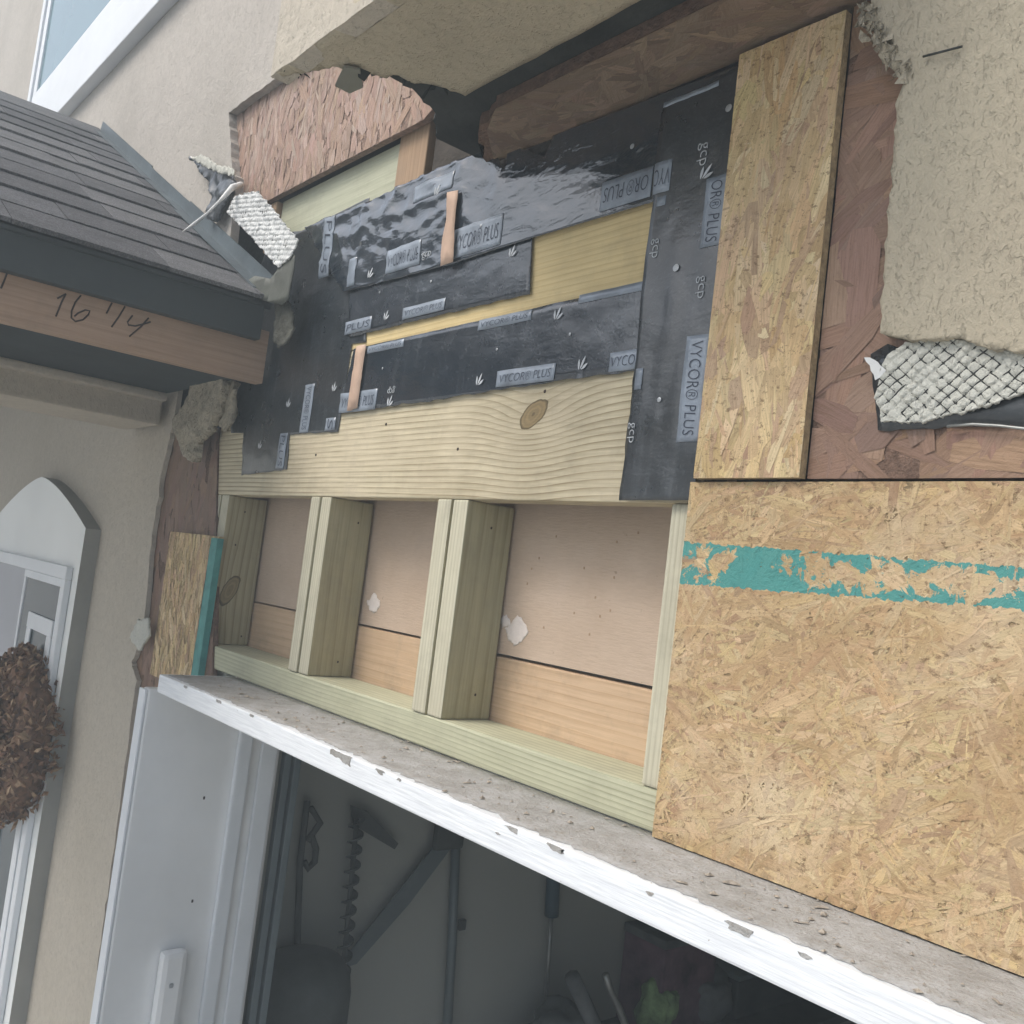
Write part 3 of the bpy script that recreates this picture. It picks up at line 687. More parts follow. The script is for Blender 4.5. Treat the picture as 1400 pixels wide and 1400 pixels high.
patch(s_top, yt2, (532, 343), (577, 330), (577, 362), (530, 375), VP)
patch(s_top, yt2, (568, 259), (625, 232), (622, 255), (569, 282), None)
patch(s_top, yt2, (824, 252), (893, 227), (893, 268), (822, 291), 'OR\u00ae PLUS', 180)
patch(s_upmid, ym, (552, 421), (610, 408), (608, 424), (551, 437), VP)
patch(s_upmid, ym, (473, 440), (509, 433), (507, 450), (472, 458), 'PLUS')
patch(s_mid, ym, (503, 478), (554, 459), (553, 472), (502, 486), VP)
patch(s_mid, ym, (655, 440), (728, 421), (728, 438), (655, 452), VP)
patch(s_mid, ym, (681, 508), (761, 496), (758, 518), (678, 532), VP)
patch(s_mid, ym, (835, 483), (882, 476), (878, 503), (833, 510), 'VYCOR')
patch(s_mid, ym, (467, 538), (516, 532), (514, 560), (464, 565), VP)
patch(s_mid, ym, (795, 404), (890, 382), (888, 394), (790, 418), None)
patch(s_right, yr, (943, 460), (974, 456), (954, 604), (923, 605), VP, -90)
patch(s_right, yr, (967, 246), (1000, 236), (988, 335), (959, 339), 'OR\u00ae PLUS', -90)
patch(s_right, yr, (896, 226), (919, 218), (917, 259), (894, 268), 'VYC', 180)
patch(s_right, yr, (872, 505), (882, 503), (877, 532), (867, 534), None)
patch(s_right, yr, (900, 270), (911, 267), (910, 280), (898, 283), None)
patch(s_right, yr, (908, 141), (984, 111), (984, 118), (908, 148), None)
patch(s_left, yl, (418, 526), (431, 525), (422, 591), (410, 592), VP, -90)
patch(s_left, yl, (382, 593), (393, 592), (389, 640), (379, 641), 'PLUS', -90)
patch(s_left, yl, (446, 572), (460, 571), (458, 588), (445, 589), 'S', -90)
patch(s_top, yt2, (447, 301), (460, 296), (453, 378), (440, 380), 'PLUS', -90)
patch(s_top, yt2, (480, 357), (491, 352), (488, 391), (478, 392), None)
for c, h, r_ in (((962, 212), .014, 90), ((958, 393), .013, 90)): white_text(s_right, yr, c, 'gcp', h, -90)
for c, h in (((896, 340), .012), ((864, 592), .012)): white_text(s_right, yr, c, 'gcp', h, -90)
white_text(s_mid, ym, (536, 533), 'gcp', .011, 180)
white_text(s_top, yt2, (585, 350), 'gcp', .012, 0)
for c in ((963, 237), ): leaf(s_right, yr, c, .020, 40)
for c in ((655, 520), (795, 498), (533, 549), (762, 430)): leaf(s_mid, ym, c, .019, 25)
for c in ((528, 432), (700, 345)): leaf(s_upmid, ym, c, .018, 25)
for c in ((508, 375), (600, 262)): leaf(s_top, yt2, c, .02, 30)
for c in ((395, 552), (356, 609), (458, 530)): leaf(s_left, yl, c, .018, 10)
for c, r in (((997, 148), .0045), ((926, 367), .0045), ((903, 547), .003), ((866, 201), .0035)): dot(s_right, yr-.0005, c, r)
for c in ((780, 457), (680, 478), (524, 504), (660, 310), (590, 385), (520, 400)): dot(s_mid if c[1] > 440 else s_top if c[1] < 380 else s_upmid, -.0085 if c[1] > 440 else yt2, c, .0022)
for px, lab in ((((611, 263), (626, 260), (622, 300), (619, 358), (602, 364), (604, 330), (610, 300)), 'tan backing paper strip on the glossy upper membrane sheet'),
                (((487, 474), (500, 471), (496, 500), (488, 558), (474, 562), (480, 520)), 'tan backing paper strip below left end of the yellow gap')):
    yy = -.0172 if px[0][0] > 550 else -.0088
    pts = rag(Q(px, yy), .010, .0012, int(px[0][0]))
    tag(grid_sheet('backing_strip', pts, 'Y', yy, .02, None, .0006, True, M['tape']), lab, 'paper strip')

# ------------------------------------------------------------------ osb on the right
XS0, XS1 = onY((1012, 92), -.021)[0]-.004, onY((1150, 90), -.021)[0]
YS = -.021
ang = math.pi/2
osb_board('osb_strip', 'tall yellow osb strip running up beside the black membrane to the overhang', [(XS0+.002, Z(.597)), (XS1, Z(.597)), (XS1, Z(.131)), (XS0+.002, Z(.131))], YS, .0095, NEW_OSB, M['osb'], 900, (.025, .17), (.005, .034), math.pi/2-.10, .24, 31, .0010, 1.8, .0003, .11)
YP = -.014
XP = (onY((943, 668), YP)[0]+onY((893, 1138), YP)[0])/2
osb_board('osb_sheet', 'large speckled osb panel with worn teal paint band at lower right', [(XP, Z(.128)), (.6, Z(.128)), (.6, Z(-.2435)), (XP, Z(-.2435))], YP, .012, FINE_OSB, M['osb_teal'], 30000, (.003, .12), (.001, .013), .35, .8, 32, .0006, 4.6, .00014, .12)
YO = -.010
osb_board('old_osb', 'old reddish brown osb around the broken stucco edge', [(XS1+.0015, Z(.72)), (.5, Z(.72)), (.5, Z(.1315)), (XS1+.0015, Z(.1315))], YO, .012, OLD_OSB, M['osb_old'], 1400, (.05, .19), (.012, .05), .3, .8, 33, .0012, 1.5)
box('corner_board', (XS0+.0, XS1+.0, -.0115, .0395, Z(.1305), Z(.60)), M['paper'], bev=0, label='dark gap filler board behind the tall yellow osb strip', cat='lumber') if False else None

# right stucco wall: thick slab with broken edge
P_ = lambda p: onY(p, -.029)
edgeL = [(1180, -30), (1192, 8), (1178, 25), (1205, 45), (1200, 75), (1230, 98), (1236, 112), (1229, 130), (1221, 200), (1214, 300), (1206, 400), (1203, 455)]
bot = [(1240, 463), (1300, 462), (1345, 474), (1400, 480), (1480, 488)]
pts = [(onY((1480, 488), -.029)[0]+.5, Z(1.6)), (P_((1180, -30))[0], Z(1.6))]
e = [P_(p) for p in edgeL]; b = [P_(p) for p in bot]
pts = pts + rag(e+[e[-1]], .007, .0022, 41, list(range(len(e)-1)))[:-1] + rag(b+[b[-1]], .007, .003, 42, list(range(len(b)-1)))[:-1] + [(pts[0][0], b[-1][1])]
def stuc(u, v):
    q = Vector((u*95, v*70, 0)); q2 = Vector((u*260, v*200, 3))
    return -.0009*noise.noise(q + Vector((noise.noise(q*.6)*1.5, noise.noise(q*.6+Vector((9, 0, 0)))*1.5, 0))) - .0006*noise.noise(q2)
rw = thing('stucco_wall', 'tan textured stucco wall with broken edge at upper right', 'wall', (.1, -.02, Z(.3)))
grid_sheet('stucco', pts, 'Y', -.029, .006, stuc, .018, True, M['stucco_right'], rw)
# rough mortar crumbs on the torn upper corner
R = random.Random(12); V, Fs = [], []
for i in range(120):
    t = R.random(); px = (1180+60*t+R.uniform(-16, 10), 10+95*t+R.uniform(-18, 12)); X, Zz = P_(px); s = R.uniform(.002, .0065); k0 = len(V)
    c = Vector((X, -.024+R.uniform(-.012, .008), Zz))
    for j in range(5): V.append(c+Vector((R.uniform(-s, s), R.uniform(-s, s), R.uniform(-s, s)*1.4)))
    Fs += [(k0, k0+1, k0+2), (k0, k0+2, k0+3), (k0, k0+3, k0+4), (k0, k0+4, k0+1), (k0+1, k0+3, k0+2)]
o = link('mortar_crumbs', mesh('mortar_crumbs', V, Fs), M['mortar'], rw); o['kind'] = 'stuff'
tubes('wire', [[(*P_(p),) for p in ()]] if False else [[Vector((P_(a)[0], -.033, P_(a)[1])), Vector((P_(b_)[0], -.034, P_(b_)[1]))] for a, b_ in (((1265, 80), (1319, 67)), )], .0011, M['lath_wire'], rw)

# metal lath with plaster squeezed through (right)
def lath(name, label, region, ax, d, out, cw, ch, rot, m, bow=None, step=.0011, relief=.0036, seed=0, wires=True, wr=.0007, wcov=.28):
    """plaster keyed through diamond lath: each diamond bulges, wires lie in the grooves"""
    us = [p[0] for p in region]; vv = [p[1] for p in region]; ca, sa = math.cos(rot), math.sin(rot)
    t = thing(name, label, 'metal lath', (sum(us)/len(us), d, min(vv)) if ax == 'Y' else (0, 0, 0))
    def field(u, v):
        wu = .0022*noise.noise(Vector((u*55, v*55, seed))); wv = .0018*noise.noise(Vector((u*55, v*55, seed+4)))
        a, b = (u*ca+v*sa+wu)/cw, (-u*sa+v*ca+wv)/ch
        p, q = a+b, a-b
        return p, q
    def disp(u, v):
        p, q = field(u, v)
        g = abs(math.sin(math.pi*p))*abs(math.sin(math.pi*q))
        n = noise.noise(Vector((u*70, v*70, seed+2))); lump = .6+.7*max(-.4, n)
        # scales: each cell leans out towards its lower edge, like keyed plaster
        sc = ((p-q) % 2)/2
        s = ((p % 1)+(1-(q % 1)))/2
        return out*(relief*(min(1, g*2.6)**.6)*(1.25-.85*s)*lump + .0005*noise.noise(Vector((u*400, v*400, 1))))
    grid_sheet('plaster', region, ax, d, step, disp, .003, True, m, t)
    if wires:  # dark wires also stand for the shade between plaster scales
        lines = []; f = axis_map(ax); S = .004
        for fam in (0, 1):
            rng = range(-200, 200)
            lo = [1e9, -1e9]
            for (u, v) in region:
                p, q = field(u, v); val = (p, q)[fam]; lo[0] = min(lo[0], val); lo[1] = max(lo[1], val)
            for k in range(math.floor(lo[0]), math.ceil(lo[1])+1):
                ln = []
                # trace the line p = k (or q = k)
                o_ = [field(u, v)[1-fam] for u, v in region]
                s0, s1 = min(o_), max(o_); n = int((s1-s0)*3)+2
                for i in range(n):
                    s = s0+(s1-s0)*i/(n-1); p, q = (k, s) if fam == 0 else (s, k)
                    a, b = (p+q)/2*cw, (p-q)/2*ch; u, v = a*ca-b*sa, a*sa+b*ca
                    u += .0016*noise.noise(Vector((u*80, v*80, seed+7))); v += .0016*noise.noise(Vector((u*80, v*80, seed+9)))
                    ins = inside((u, v), region); cover = noise.noise(Vector((u*45, v*45, seed+11)))
                    if ins and cover < wcov: ln.append(f(u, v, d+out*(relief*.12)))
                    else:
                        if len(ln) > 1: lines.append(ln)
                        ln = []
                if len(ln) > 1: lines.append(ln)
        if lines:
            o = tubes('wire_shade_mesh', lines, wr, M['lath_wire'], t, 5); o['kind'] = 'stuff'
    return t
def inside(p, poly):
    c = False; n = len(poly)
    for i in range(n):
        a, b = poly[i], poly[i-1]
        if (a[1] > p[1]) != (b[1] > p[1]) and p[0] < (b[0]-a[0])*(p[1]-a[1])/(b[1]-a[1])+a[0]: c = not c
    return c
YL = -.020
reg = rag([onY(p, YL) for p in ((1205, 505), (1212, 488), (1240, 468), (1300, 462), (1345, 474), (1420, 482), (1480, 492), (1480, 520), (1400, 538), (1360, 552), (1310, 566), (1255, 578), (1205, 578), (1197, 545))], .006, .002, 6)
lath('metal_lath', 'whitish plaster keyed through diamond metal lath below the broken stucco', reg, 'Y', YL, -1, .0135, .0118, 0, M['plaster'], seed=3)
pp = [onY(p, -.0135) for p in ((1190, 484), (1214, 470), (1235, 478), (1480, 500), (1480, 588), (1400, 585), (1330, 583), (1200, 588))]
tag(grid_sheet('torn_house_wrap', rag(pp, .01, .002, 3), 'Y', -.0135, .02, wrinkle(.002, 30), .001, True, M['membrane_dull']), 'black torn building paper behind the plastered lath on the right', 'paper')
tag(tubes('bent_wire', [[Vector((onY(p, -.018)[0], -.018, onY(p, -.018)[1])) for p in ((1295, 583), (1330, 580), (1365, 582), (1400, 586), (1450, 592))]], .0013, M['rod']), 'bright bent wire under the torn lath at right', 'wire')
slab('torn_tag', rag([onY(p, -.021) for p in ((1182, 489), (1196, 492), (1212, 507), (1204, 516), (1197, 520), (1190, 500))], .004, .0012, 5), 'Y', -.022, -.0212, M['torn_white'], label='white torn scrap at left end of the diamond lath', cat='scrap')

# ------------------------------------------------------------------ garage head: 2x6 laid flat, dusty top, painted front edge
SX0 = -1.757
head = thing('garage_lintel', 'white painted board above garage opening with chipped edge and dusty top', 'door frame', (-.5, -.07, Z(-.28)))
me = bm_mesh('board', box_bm(SX0, 1.4, -.14, .138, Z(-.2785), Z(-.2455), .003))
bd = link('board', me, M['sill_white'], head)
R = random.Random(8)
# dusty raw top with ragged paint line
top = [(SX0+.03, -.004)] ; xs = np.arange(SX0+.012, 1.39, .006)
fr = []
for x in xs:
    n = noise.noise(Vector((x*22, 1, 0)))*.55+noise.noise(Vector((x*90, 5, 0)))*.3
    fr.append((float(x), -.130 + max(-.006, .022*n)))
pts = [(SX0+.01, .001)] + fr + [(1.39, .001)]
grid_sheet('dusty_top', pts[::-1], 'Z', Z(-.2452), .02, lambda u, v: .0005*abs(noise.noise(Vector((u*90, v*90, 0)))), .0002, True, M['dust'], head)
V, Fs = [], []
for i in range(420):
    x = R.uniform(SX0+.01, .1) if i % 3 else R.gauss(R.choice((-1.5, -1.32, -1.25, -.85, -.5)), .05); y = -R.random()*.128; s = R.uniform(.0005, .0011)+.002*R.random()**6; h = R.uniform(.5, 1.3)*s; k0 = len(V); a = R.uniform(0, 3.14); L = s*(1+3*R.random()**4)
    c = Vector((x, y, Z(-.2438)))
    for (p, q) in ((-L, -s), (L, -s), (L, s), (-L, s)): V.append(c+Vector((p*math.cos(a)-q*math.sin(a), p*math.sin(a)+q*math.cos(a), 0)))
    V.append(c+Vector((0, 0, h))); Fs += [(k0, k0+1, k0+4), (k0+1, k0+2, k0+4), (k0+2, k0+3, k0+4), (k0+3, k0, k0+4)]
o = link('debris', mesh('debris', V, Fs), plain('sawdust', (.33, .29, .24), .9, .5, 200), head); o['kind'] = 'stuff'
# chips where paint has come off the front edge
for (px, s) in (((470, 1020), .034), ((345, 965), .008), ((541, 1096), .006), ((700, 1131), .012), ((680, 1140), .004), ((888, 1222), .005), ((1100, 1297), .006), ((300, 945), .012), ((520, 1045), .010), ((760, 1150), .012), ((1010, 1255), .014), ((255, 925), .010)):
    q = onY(px, -.141); R2 = random.Random(px[0])
    if s > .005: q = (q[0], Z(-.2478))
    pp = []
    for i in range(14):
        a = i*math.pi/7; r = R2.uniform(.55, 1.2)
        pp.append((q[0]+s*r*math.cos(a), max(Z(-.278), min(Z(-.2462), q[1]+s*.36*r*math.sin(a)))))
    slab('paint_chip', rag(pp, .003, .0012, px[0]), 'Y', -.1403, -.1399, M['dust'], head)

# jamb of the opening (left)
jamb = thing('door_jamb', 'white painted garage door jamb with stop moulding at left of the opening', 'door frame', (-1.81, 0, 0))
JX = -1.797
box('jamb_board', (JX-.03, JX, -.14, .145, .01, Z(-.2795)), M['jamb'], jamb, .004)
box('edge_casing', (JX-.034, JX-.002, -.146, -.1405, .01, Z(-.281)), M['trim_white'], jamb, .002)
box('stop', (JX+.0005, JX+.013, .048, .078, .01, Z(-.28)), M['trim_white'], jamb, .004)
box('inner_stop', (JX+.0006, JX+.010, .1, .135, .01, Z(-.28)), M['trim_white'], jamb, .003)
for px in ((279, 1091), (263, 1232)):
    q = onX(px, JX); link('nail_hole', bm_mesh('nail_hole', box_bm(JX-.001, JX+.0008, q[0]-.002, q[0]+.002, q[1]-.003, q[1]+.003, .0008, 1)), M['ink'], jamb)
# handle like grey bar on the jamb
pb = [onX(p, JX+.02) for p in ((212, 1308), (232, 1300), (250, 1305), (240, 1400), (200, 1400))]
y0_, y1_ = onX((208, 1340), JX)[0], onX((245, 1340), JX)[0]
zt_ = onX((228, 1302), JX+.02)[1]
bar = box('pull_bar', (JX+.0008, JX+.028, y0_+.004, y1_, zt_-.55, zt_), M['jamb'], bev=.011, label='rounded grey bar mounted on the white jamb, bottom left', cat='handle')
for k in (-.06, -.5):
    link('screw', bm_mesh('screw', box_bm(JX+.0278, JX+.0295, (y0_+y1_)/2-.004, (y0_+y1_)/2+.004, zt_+k-.004, zt_+k+.004, .0015, 1)), M['kn'], bar)

# ------------------------------------------------------------------ strips between stucco and jamb (left)
osb_board('old_osb', 'old dark reddish osb sliver left of the new osb piece and jamb', [(-2.6, Z(.25)), (-1.99, Z(.25)), (-1.84, Z(-.25)), (-1.84, .0), (-2.6, .0)], -.003, .01, [tuple(c*.8 for c in q) for q in OLD_OSB], M['osb_old'], 4500, (.04, .16), (.01, .035), math.pi/2, .4, 51, .0012, 1.6, .00015, .08)
reg = Q(((237, 727), (302, 731), (273, 915), (262, 945), (203, 930)), -.014)
xl = (reg[0][0]+reg[4][0])/2; xr = (reg[1][0]+reg[2][0])/2
zt2 = reg[0][1]; zb2 = Z(-.30)
t = osb_board('osb_piece', 'narrow new osb piece with teal painted edge left of the studs', [(xl, zt2), (xr, zt2), (xr, zb2), (xl, zb2)], -.016, .012, NEW_OSB, M['osb'], 420, (.02, .1), (.004, .02), math.pi/2, .3, 52)
slab('teal_edge', rag([(xr-.030, zt2-.004), (xr+.0015, zt2-.004), (xr+.0015, zb2), (xr-.034, zb2)], .012, .003, 4, [3]), 'Y', -.0186, -.0050, M['teal'], t)
box('framing_end', (-2.03, -1.985, -.002, .07, Z(-.24), Z(.19)), M['fir_post'], bev=.003, label='narrow tan framing end left of the header beam', cat='lumber')

# ------------------------------------------------------------------ porch roof
EX, EZ, SL, YW = -1.74, Z(.485), .52, -.032
roof = thing('porch_roof', 'dark grey asphalt shingle porch roof with black fascia at upper left', 'roof', (-2.5, -.7, EZ))
RX = -3.25; nrm = Vector((SL, 0, 1)).normalized(); along = Vector((-1, 0, SL)).normalized()
Rl = (EX-RX)*math.hypot(1, SL)
Y0 = -1.7
def rp(s, y, h): return Vector((EX, y, EZ)) + along*s + nrm*h
V = [rp(.0, Y0, -.02), rp(.0, YW, -.02), rp(Rl, YW, -.02), rp(Rl, Y0, -.02), rp(0, Y0, -.008), rp(0, YW, -.008), rp(Rl, YW, -.008), rp(Rl, Y0, -.008)]
link('deck', mesh('deck', V, [(0, 1, 2, 3), (7, 6, 5, 4), (0, 4, 5, 1), (1, 5, 6, 2), (2, 6, 7, 3), (3, 7, 4, 0)]), M['gutter'], roof)
V = [rp(Rl, Y0, -.02), rp(Rl, YW, -.02), Vector((RX-1.4, YW, EZ+SL*(EX-RX)-.7)), Vector((RX-1.4, Y0, EZ+SL*(EX-RX)-.7))]
link('far_slope', mesh('far_slope', V, [(0, 1, 2, 3)]), M['shingle'][0], roof)
EXPO = .1415; R = random.Random(14)
ncrs = int(Rl/EXPO)+1
for i in range(ncrs):
    y = Y0 - R.uniform(0, .25); s0 = i*EXPO-.012; s1 = min(s0+EXPO+.05, Rl)
    while y < YW-.01:
        wd = R.uniform(.16, .34); y2 = min(y+wd, YW-.006)
        if y2 > Y0+.02:
            th = .0055+R.uniform(0, .004); j0 = R.uniform(-.005, .005)
            V = []
            for (s, hh) in ((s0+j0, .0052), (s1, .0)):
                for yy in (y+.002, y2): V += [rp(s, yy, hh-.006+.0002*i), rp(s, yy, hh-.006+th+.0002*i)]
            # verts: 0 s0 y lo,1 s0 y hi,2 s0 y2 lo,3 s0 y2 hi,4 s1 y lo,5 hi,6 s1 y2 lo,7 hi
            me = mesh('shingle', V, [(0, 2, 3, 1), (1, 3, 7, 5), (0, 1, 5, 4), (2, 6, 7, 3), (4, 5, 7, 6), (0, 4, 6, 2)])
            link('shingle', me, R.choice(M['shingle']), roof)
        y = y2
# ridge cap
V = [rp(Rl-.11, Y0, .006), rp(Rl-.11, YW, .006), rp(Rl+.01, YW, .012), rp(Rl+.01, Y0, .012), rp(Rl+.03, YW, -.03), rp(Rl+.03, Y0, -.03), rp(Rl-.11, Y0, -.004), rp(Rl-.11, YW, -.004)]
link('ridge_cap', mesh('ridge_cap', V, [(0, 1, 2, 3), (3, 2, 4, 5), (6, 7, 1, 0)]), M['shingle'][1], roof)
# step flashing: sloping bent strip against the wall
def flash_seg(s0, s1, hgt, wd, name='flashing', m='flash', yo=0):
    V = []
    for s in (s0, s1):
        V += [rp(s, YW-.002-yo, hgt), rp(s, YW-.002-yo, .009), rp(s, YW-wd, .009), rp(s, YW-wd, .0075), rp(s, YW-.0005-yo, .0075), rp(s, YW-.0005-yo, hgt)]
    n = 6; Fs = [tuple((k, (k+1) % n, n+(k+1) % n, n+k)) for k in range(n)] + [tuple(range(n))[::-1], tuple(range(n, 2*n))]
    return link(name, mesh(name, V, Fs), M[m], roof)
flash_seg(Rl*.60, Rl*.985, .040, .022); flash_seg(Rl*.36, Rl*.62, .036, .025, yo=.001); flash_seg(.03, Rl*.37, .04, .035, yo=.002)
# fascia, frieze board with pencilled measure, dark soffit slot, ledge and stucco beam
def ybox(name, x0, x1, y0, y1, z0, z1, m, parent=roof, bev=.002): return box(name, (x0, x1, y0, y1, z0, z1), m, parent, bev)
ybox('fascia', EX-.03, EX-.004, Y0, -.045, Z(.404), EZ-.014, M['gutter'], bev=.002)
ybox('drip_edge', EX-.012, EX+.004, Y0, -.05, EZ-.016, EZ-.008, M['gutter'], bev=.001)
FX = EX-.026
fb = ybox('frieze_board', FX-.03, FX, Y0, -.018, Z(.325), Z(.43), M['frieze'])
def stroke(pl): return [Vector((FX+.0004, *onX((p[0]/2.917, p[1]/2.917), FX))) for p in pl]
strokes = [[(28, 1088), (18, 1115), (3, 1150)], [(262, 1172), (245, 1205), (222, 1262)], [(228, 1190), (262, 1172)],
           [(322, 1178), (300, 1205), (285, 1240), (284, 1268), (300, 1282), (330, 1275), (352, 1255), (358, 1240), (340, 1236), (312, 1248), (296, 1262)],
           [(446, 1208), (436, 1226), (424, 1250)], [(498, 1222), (474, 1262), (444, 1304)],
           [(528, 1258), (508, 1284), (512, 1296), (540, 1300), (572, 1292), (600, 1284)], [(592, 1268), (560, 1304), (515, 1342)]]
tubes('pencil_marks', [stroke(s) for s in strokes], .0016, M['ink'], fb, 5)
ybox('soffit_slot', -2.28, FX-.0305, Y0, -.035, Z(.338), Z(.35), M['void'], bev=0)
box('beam_trim', (-2.285, -2.235, Y0, -.035, Z(.318), Z(.3375)), M['stucco_low'], roof, .006)
box('porch_beam', (-2.50, -2.262, Y0, -.035, Z(.262), Z(.3375)), M['stucco_low'], roof, .006)
# torn underlayment, lath scrap and kick-out pieces at the roof end
def blob(name, px_poly, Y, depth, m, label, cat, seed=0, amp=.006, step=.008, thick=.004, parent=None):
    pts = rag([onY(p, Y) for p in px_poly], .007, .003, seed)
    o = grid_sheet(name, pts, 'Y', Y, step, lambda u, v: -depth*abs(noise.noise(Vector((u*13, v*13, seed))))-amp*noise.noise(Vector((u*70, v*70, seed+3))), thick, True, m, parent)
    return tag(o, label, cat)
blob('torn_paper_flap', ((262, 217), (272, 214), (300, 228), (318, 236), (325, 250), (312, 280), (300, 305), (285, 300), (292, 268), (285, 245)), -.045, .02, M['membrane_dull'], 'dark torn paper flap standing up at the roof flashing', 'paper', 1)
blob('plaster_scrap', ((262, 216), (276, 212), (300, 226), (318, 230), (320, 240), (298, 236), (280, 228)), -.062, .006, M['plaster'], 'crumbly grey plaster scrap on top of the torn paper flap', 'scrap', 2, .004)
V = [Vector((onY(p, yy)[0], yy, onY(p, yy)[1])) for p, yy in (((330, 252), -.05), ((318, 256), -.075), ((300, 275), -.10), ((283, 292), -.12), ((266, 306), -.135), ((250, 317), -.145))]
tag(link('torn_strip', mesh('torn_strip', *tube(V, .0042, 6, [1.4, 1.6, .7, .6, .9, .35]), True), M['torn_white']), 'thin white torn strip sticking out over the shingles', 'scrap')
lreg = [onY(p, -.062) for p in ((322, 268), (352, 262), (372, 284), (407, 328), (400, 348), (381, 366), (345, 325), (311, 290))]
lath('metal_lath', 'white plastered lath scrap hanging over the roof end', rag(lreg, .007, .002, 3), 'Y', -.062, -1, .0150, .0125, .5, M['torn_white'], step=.0016, relief=.005, seed=8, wr=.0008, wcov=-.15)
pt = [onY(p, -.055) for p in ((326, 392), (352, 378), (372, 382), (402, 346), (407, 352), (398, 410), (388, 418), (335, 405))]
tag(grid_sheet('kickout_flashing', pt, 'Y', -.06, .015, lambda u, v: -.004*noise.noise(Vector((u*20, v*20, 1))), .002, True, plain('weathered_metal', (.10, .105, .09), .6, .3, 20)), 'dark weathered flashing piece closing the eave end', 'flashing')
blob('torn_wood_scrap', ((378, 415), (396, 412), (404, 428), (398, 470), (380, 476), (374, 450)), -.035, .015, plain('scrap_brown', (.085, .085, .07), .85, .4, 40, .003), 'ragged brown scrap hanging below the eave end', 'scrap', 5)
# lumpy mortar where the porch beam met the wall
bl = [(256, 490), (272, 497), (290, 500), (302, 505), (305, 525), (296, 560), (284, 588), (270, 600), (262, 632), (250, 622), (242, 598), (236, 574), (254, 548), (262, 518)]
blob('mortar_lump', bl, -.048, .012, M['mortar'], 'rough lump of broken mortar where the porch beam met the wall', 'mortar', 6, .0035, .006, .02)
blob('mortar_strip', ((312, 520), (326, 522), (318, 575), (306, 590), (300, 580)), -.03, .015, M['mortar'], 'thin ragged mortar strip beside the left membrane edge', 'mortar', 7, .004, .007, .01)
blob('mortar_patch', ((188, 848), (202, 845), (204, 870), (190, 890), (178, 872)), -.036, .008, M['plaster'], 'pale mortar smear on the torn stucco edge of the entry wall', 'mortar', 8, .003, .006, .006)

# ------------------------------------------------------------------ entry door with arched white surround and wreath
AY = -.056
dr = thing('entry_door', 'white arched entry door with dark glass at far left', 'door', (-3.3, -.04, 0))
xr_ = onY((139, 723), -.016)[0]; zsp = onY((123, 723), AY)[1]; zpk = onY((57, 652), AY)[1]; xpk = onY((57, 652), AY)[0]
xl_ = 2*xpk-xr_
arch = [(xr_, 0.0), (xr_, zsp)]
for i in range(1, 12):
    t = i/12; arch.append((xr_+(xpk-xr_)*t, zsp+(zpk-zsp)*(1-(1-t)**1.45)))
left = [(2*xpk-a, b) for a, b in arch[::-1]]
full = arch + [(xpk, zpk)] + left
dz = onY((95, 790), AY)[1]; gx1 = onY((94, 792), AY)[0]; fx1 = onY((103, 800), AY)[0]
gx0 = 2*xpk-gx1
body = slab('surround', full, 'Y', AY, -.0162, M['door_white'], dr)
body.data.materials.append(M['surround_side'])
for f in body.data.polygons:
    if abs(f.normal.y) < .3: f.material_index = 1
casing = frame('casing', gx0-.035, gx1+.03, .02, dz+.03, .035, AY-.018, AY-.0005, M['trim_white'], dr)
slab('slab', [(gx0, .03), (gx1-.005, .03), (gx1-.005, dz-.006), (gx0, dz-.006)], 'Y', AY-.006, AY-.0006, M['door_grey'], dr)
gl0 = onY((44, 780), AY)[0]
box('pane', (gl0, gx1-.006, AY-.009, AY-.0062, .1, dz-.01), M['glass'], dr, 0)
frame('glazing_bar', gl0-.03, gx1-.0055, .1, dz-.006, .022, AY-.013, AY-.0063, M['trim_white'], dr)
s0 = onY((47, 836), AY); 
frame('inner_sash', s0[0], gx1-.03, .6, s0[1], .045, AY-.016, AY-.0095, M['trim_white'], dr)
# wreath of dried leaves
WY = AY-.06; wc = onY((12, 1003), WY); WR = .165
wre = thing('wreath', 'round brown dried leaf wreath hanging on the entry door', 'wreath', (wc[0], WY, wc[1]-WR))
tubes('ring', [[Vector((wc[0]+WR*math.cos(a), WY+.02, wc[1]+WR*math.sin(a))) for a in [i*math.pi/16 for i in range(33)]]], .045, M['leaf_brown'], wre, 10)
R = random.Random(4); V, Fs = [], []
for i in range(2600):
    a = R.uniform(0, 6.283); th = R.uniform(0, 6.283); rr = .042+.036*R.random()
    c = Vector((wc[0]+(WR+rr*math.cos(th))*math.cos(a), WY+.02+rr*math.sin(th)*.9, wc[1]+(WR+rr*math.cos(th))*math.sin(a)))
    d = Vector((R.uniform(-1, 1), R.uniform(-1, .6), R.uniform(-1, 1))).normalized(); e_ = d.orthogonal().normalized(); e_.rotate(Matrix.Rotation(R.uniform(0, 6.28), 3, d)); g = d.cross(e_)
    L, wd = R.uniform(.018, .040), R.uniform(.008, .018); k0 = len(V)
    V += [c-d*L*.5, c+e_*wd*.5+g*.003, c+d*L*.5, c-e_*wd*.5+g*.003, c-g*.004]
    Fs += [(k0, k0+1, k0+4), (k0+1, k0+2, k0+4), (k0+2, k0+3, k0+4), (k0+3, k0, k0+4)]
lv = []
for q, c in enumerate(((.23, .135, .09), (.30, .19, .12), (.16, .10, .075), (.36, .25, .16))): lv.append(plain('dried_leaf_%s' % 'abcd'[q], c, .85, .35, 60, .001))
me = mesh('leaves', V, Fs)
for m_ in lv: me.materials.append(m_)
me.polygons.foreach_set('material_index', [(i//4*7919) % 4 for i in range(len(Fs))])
link('leaves', me, None, wre)

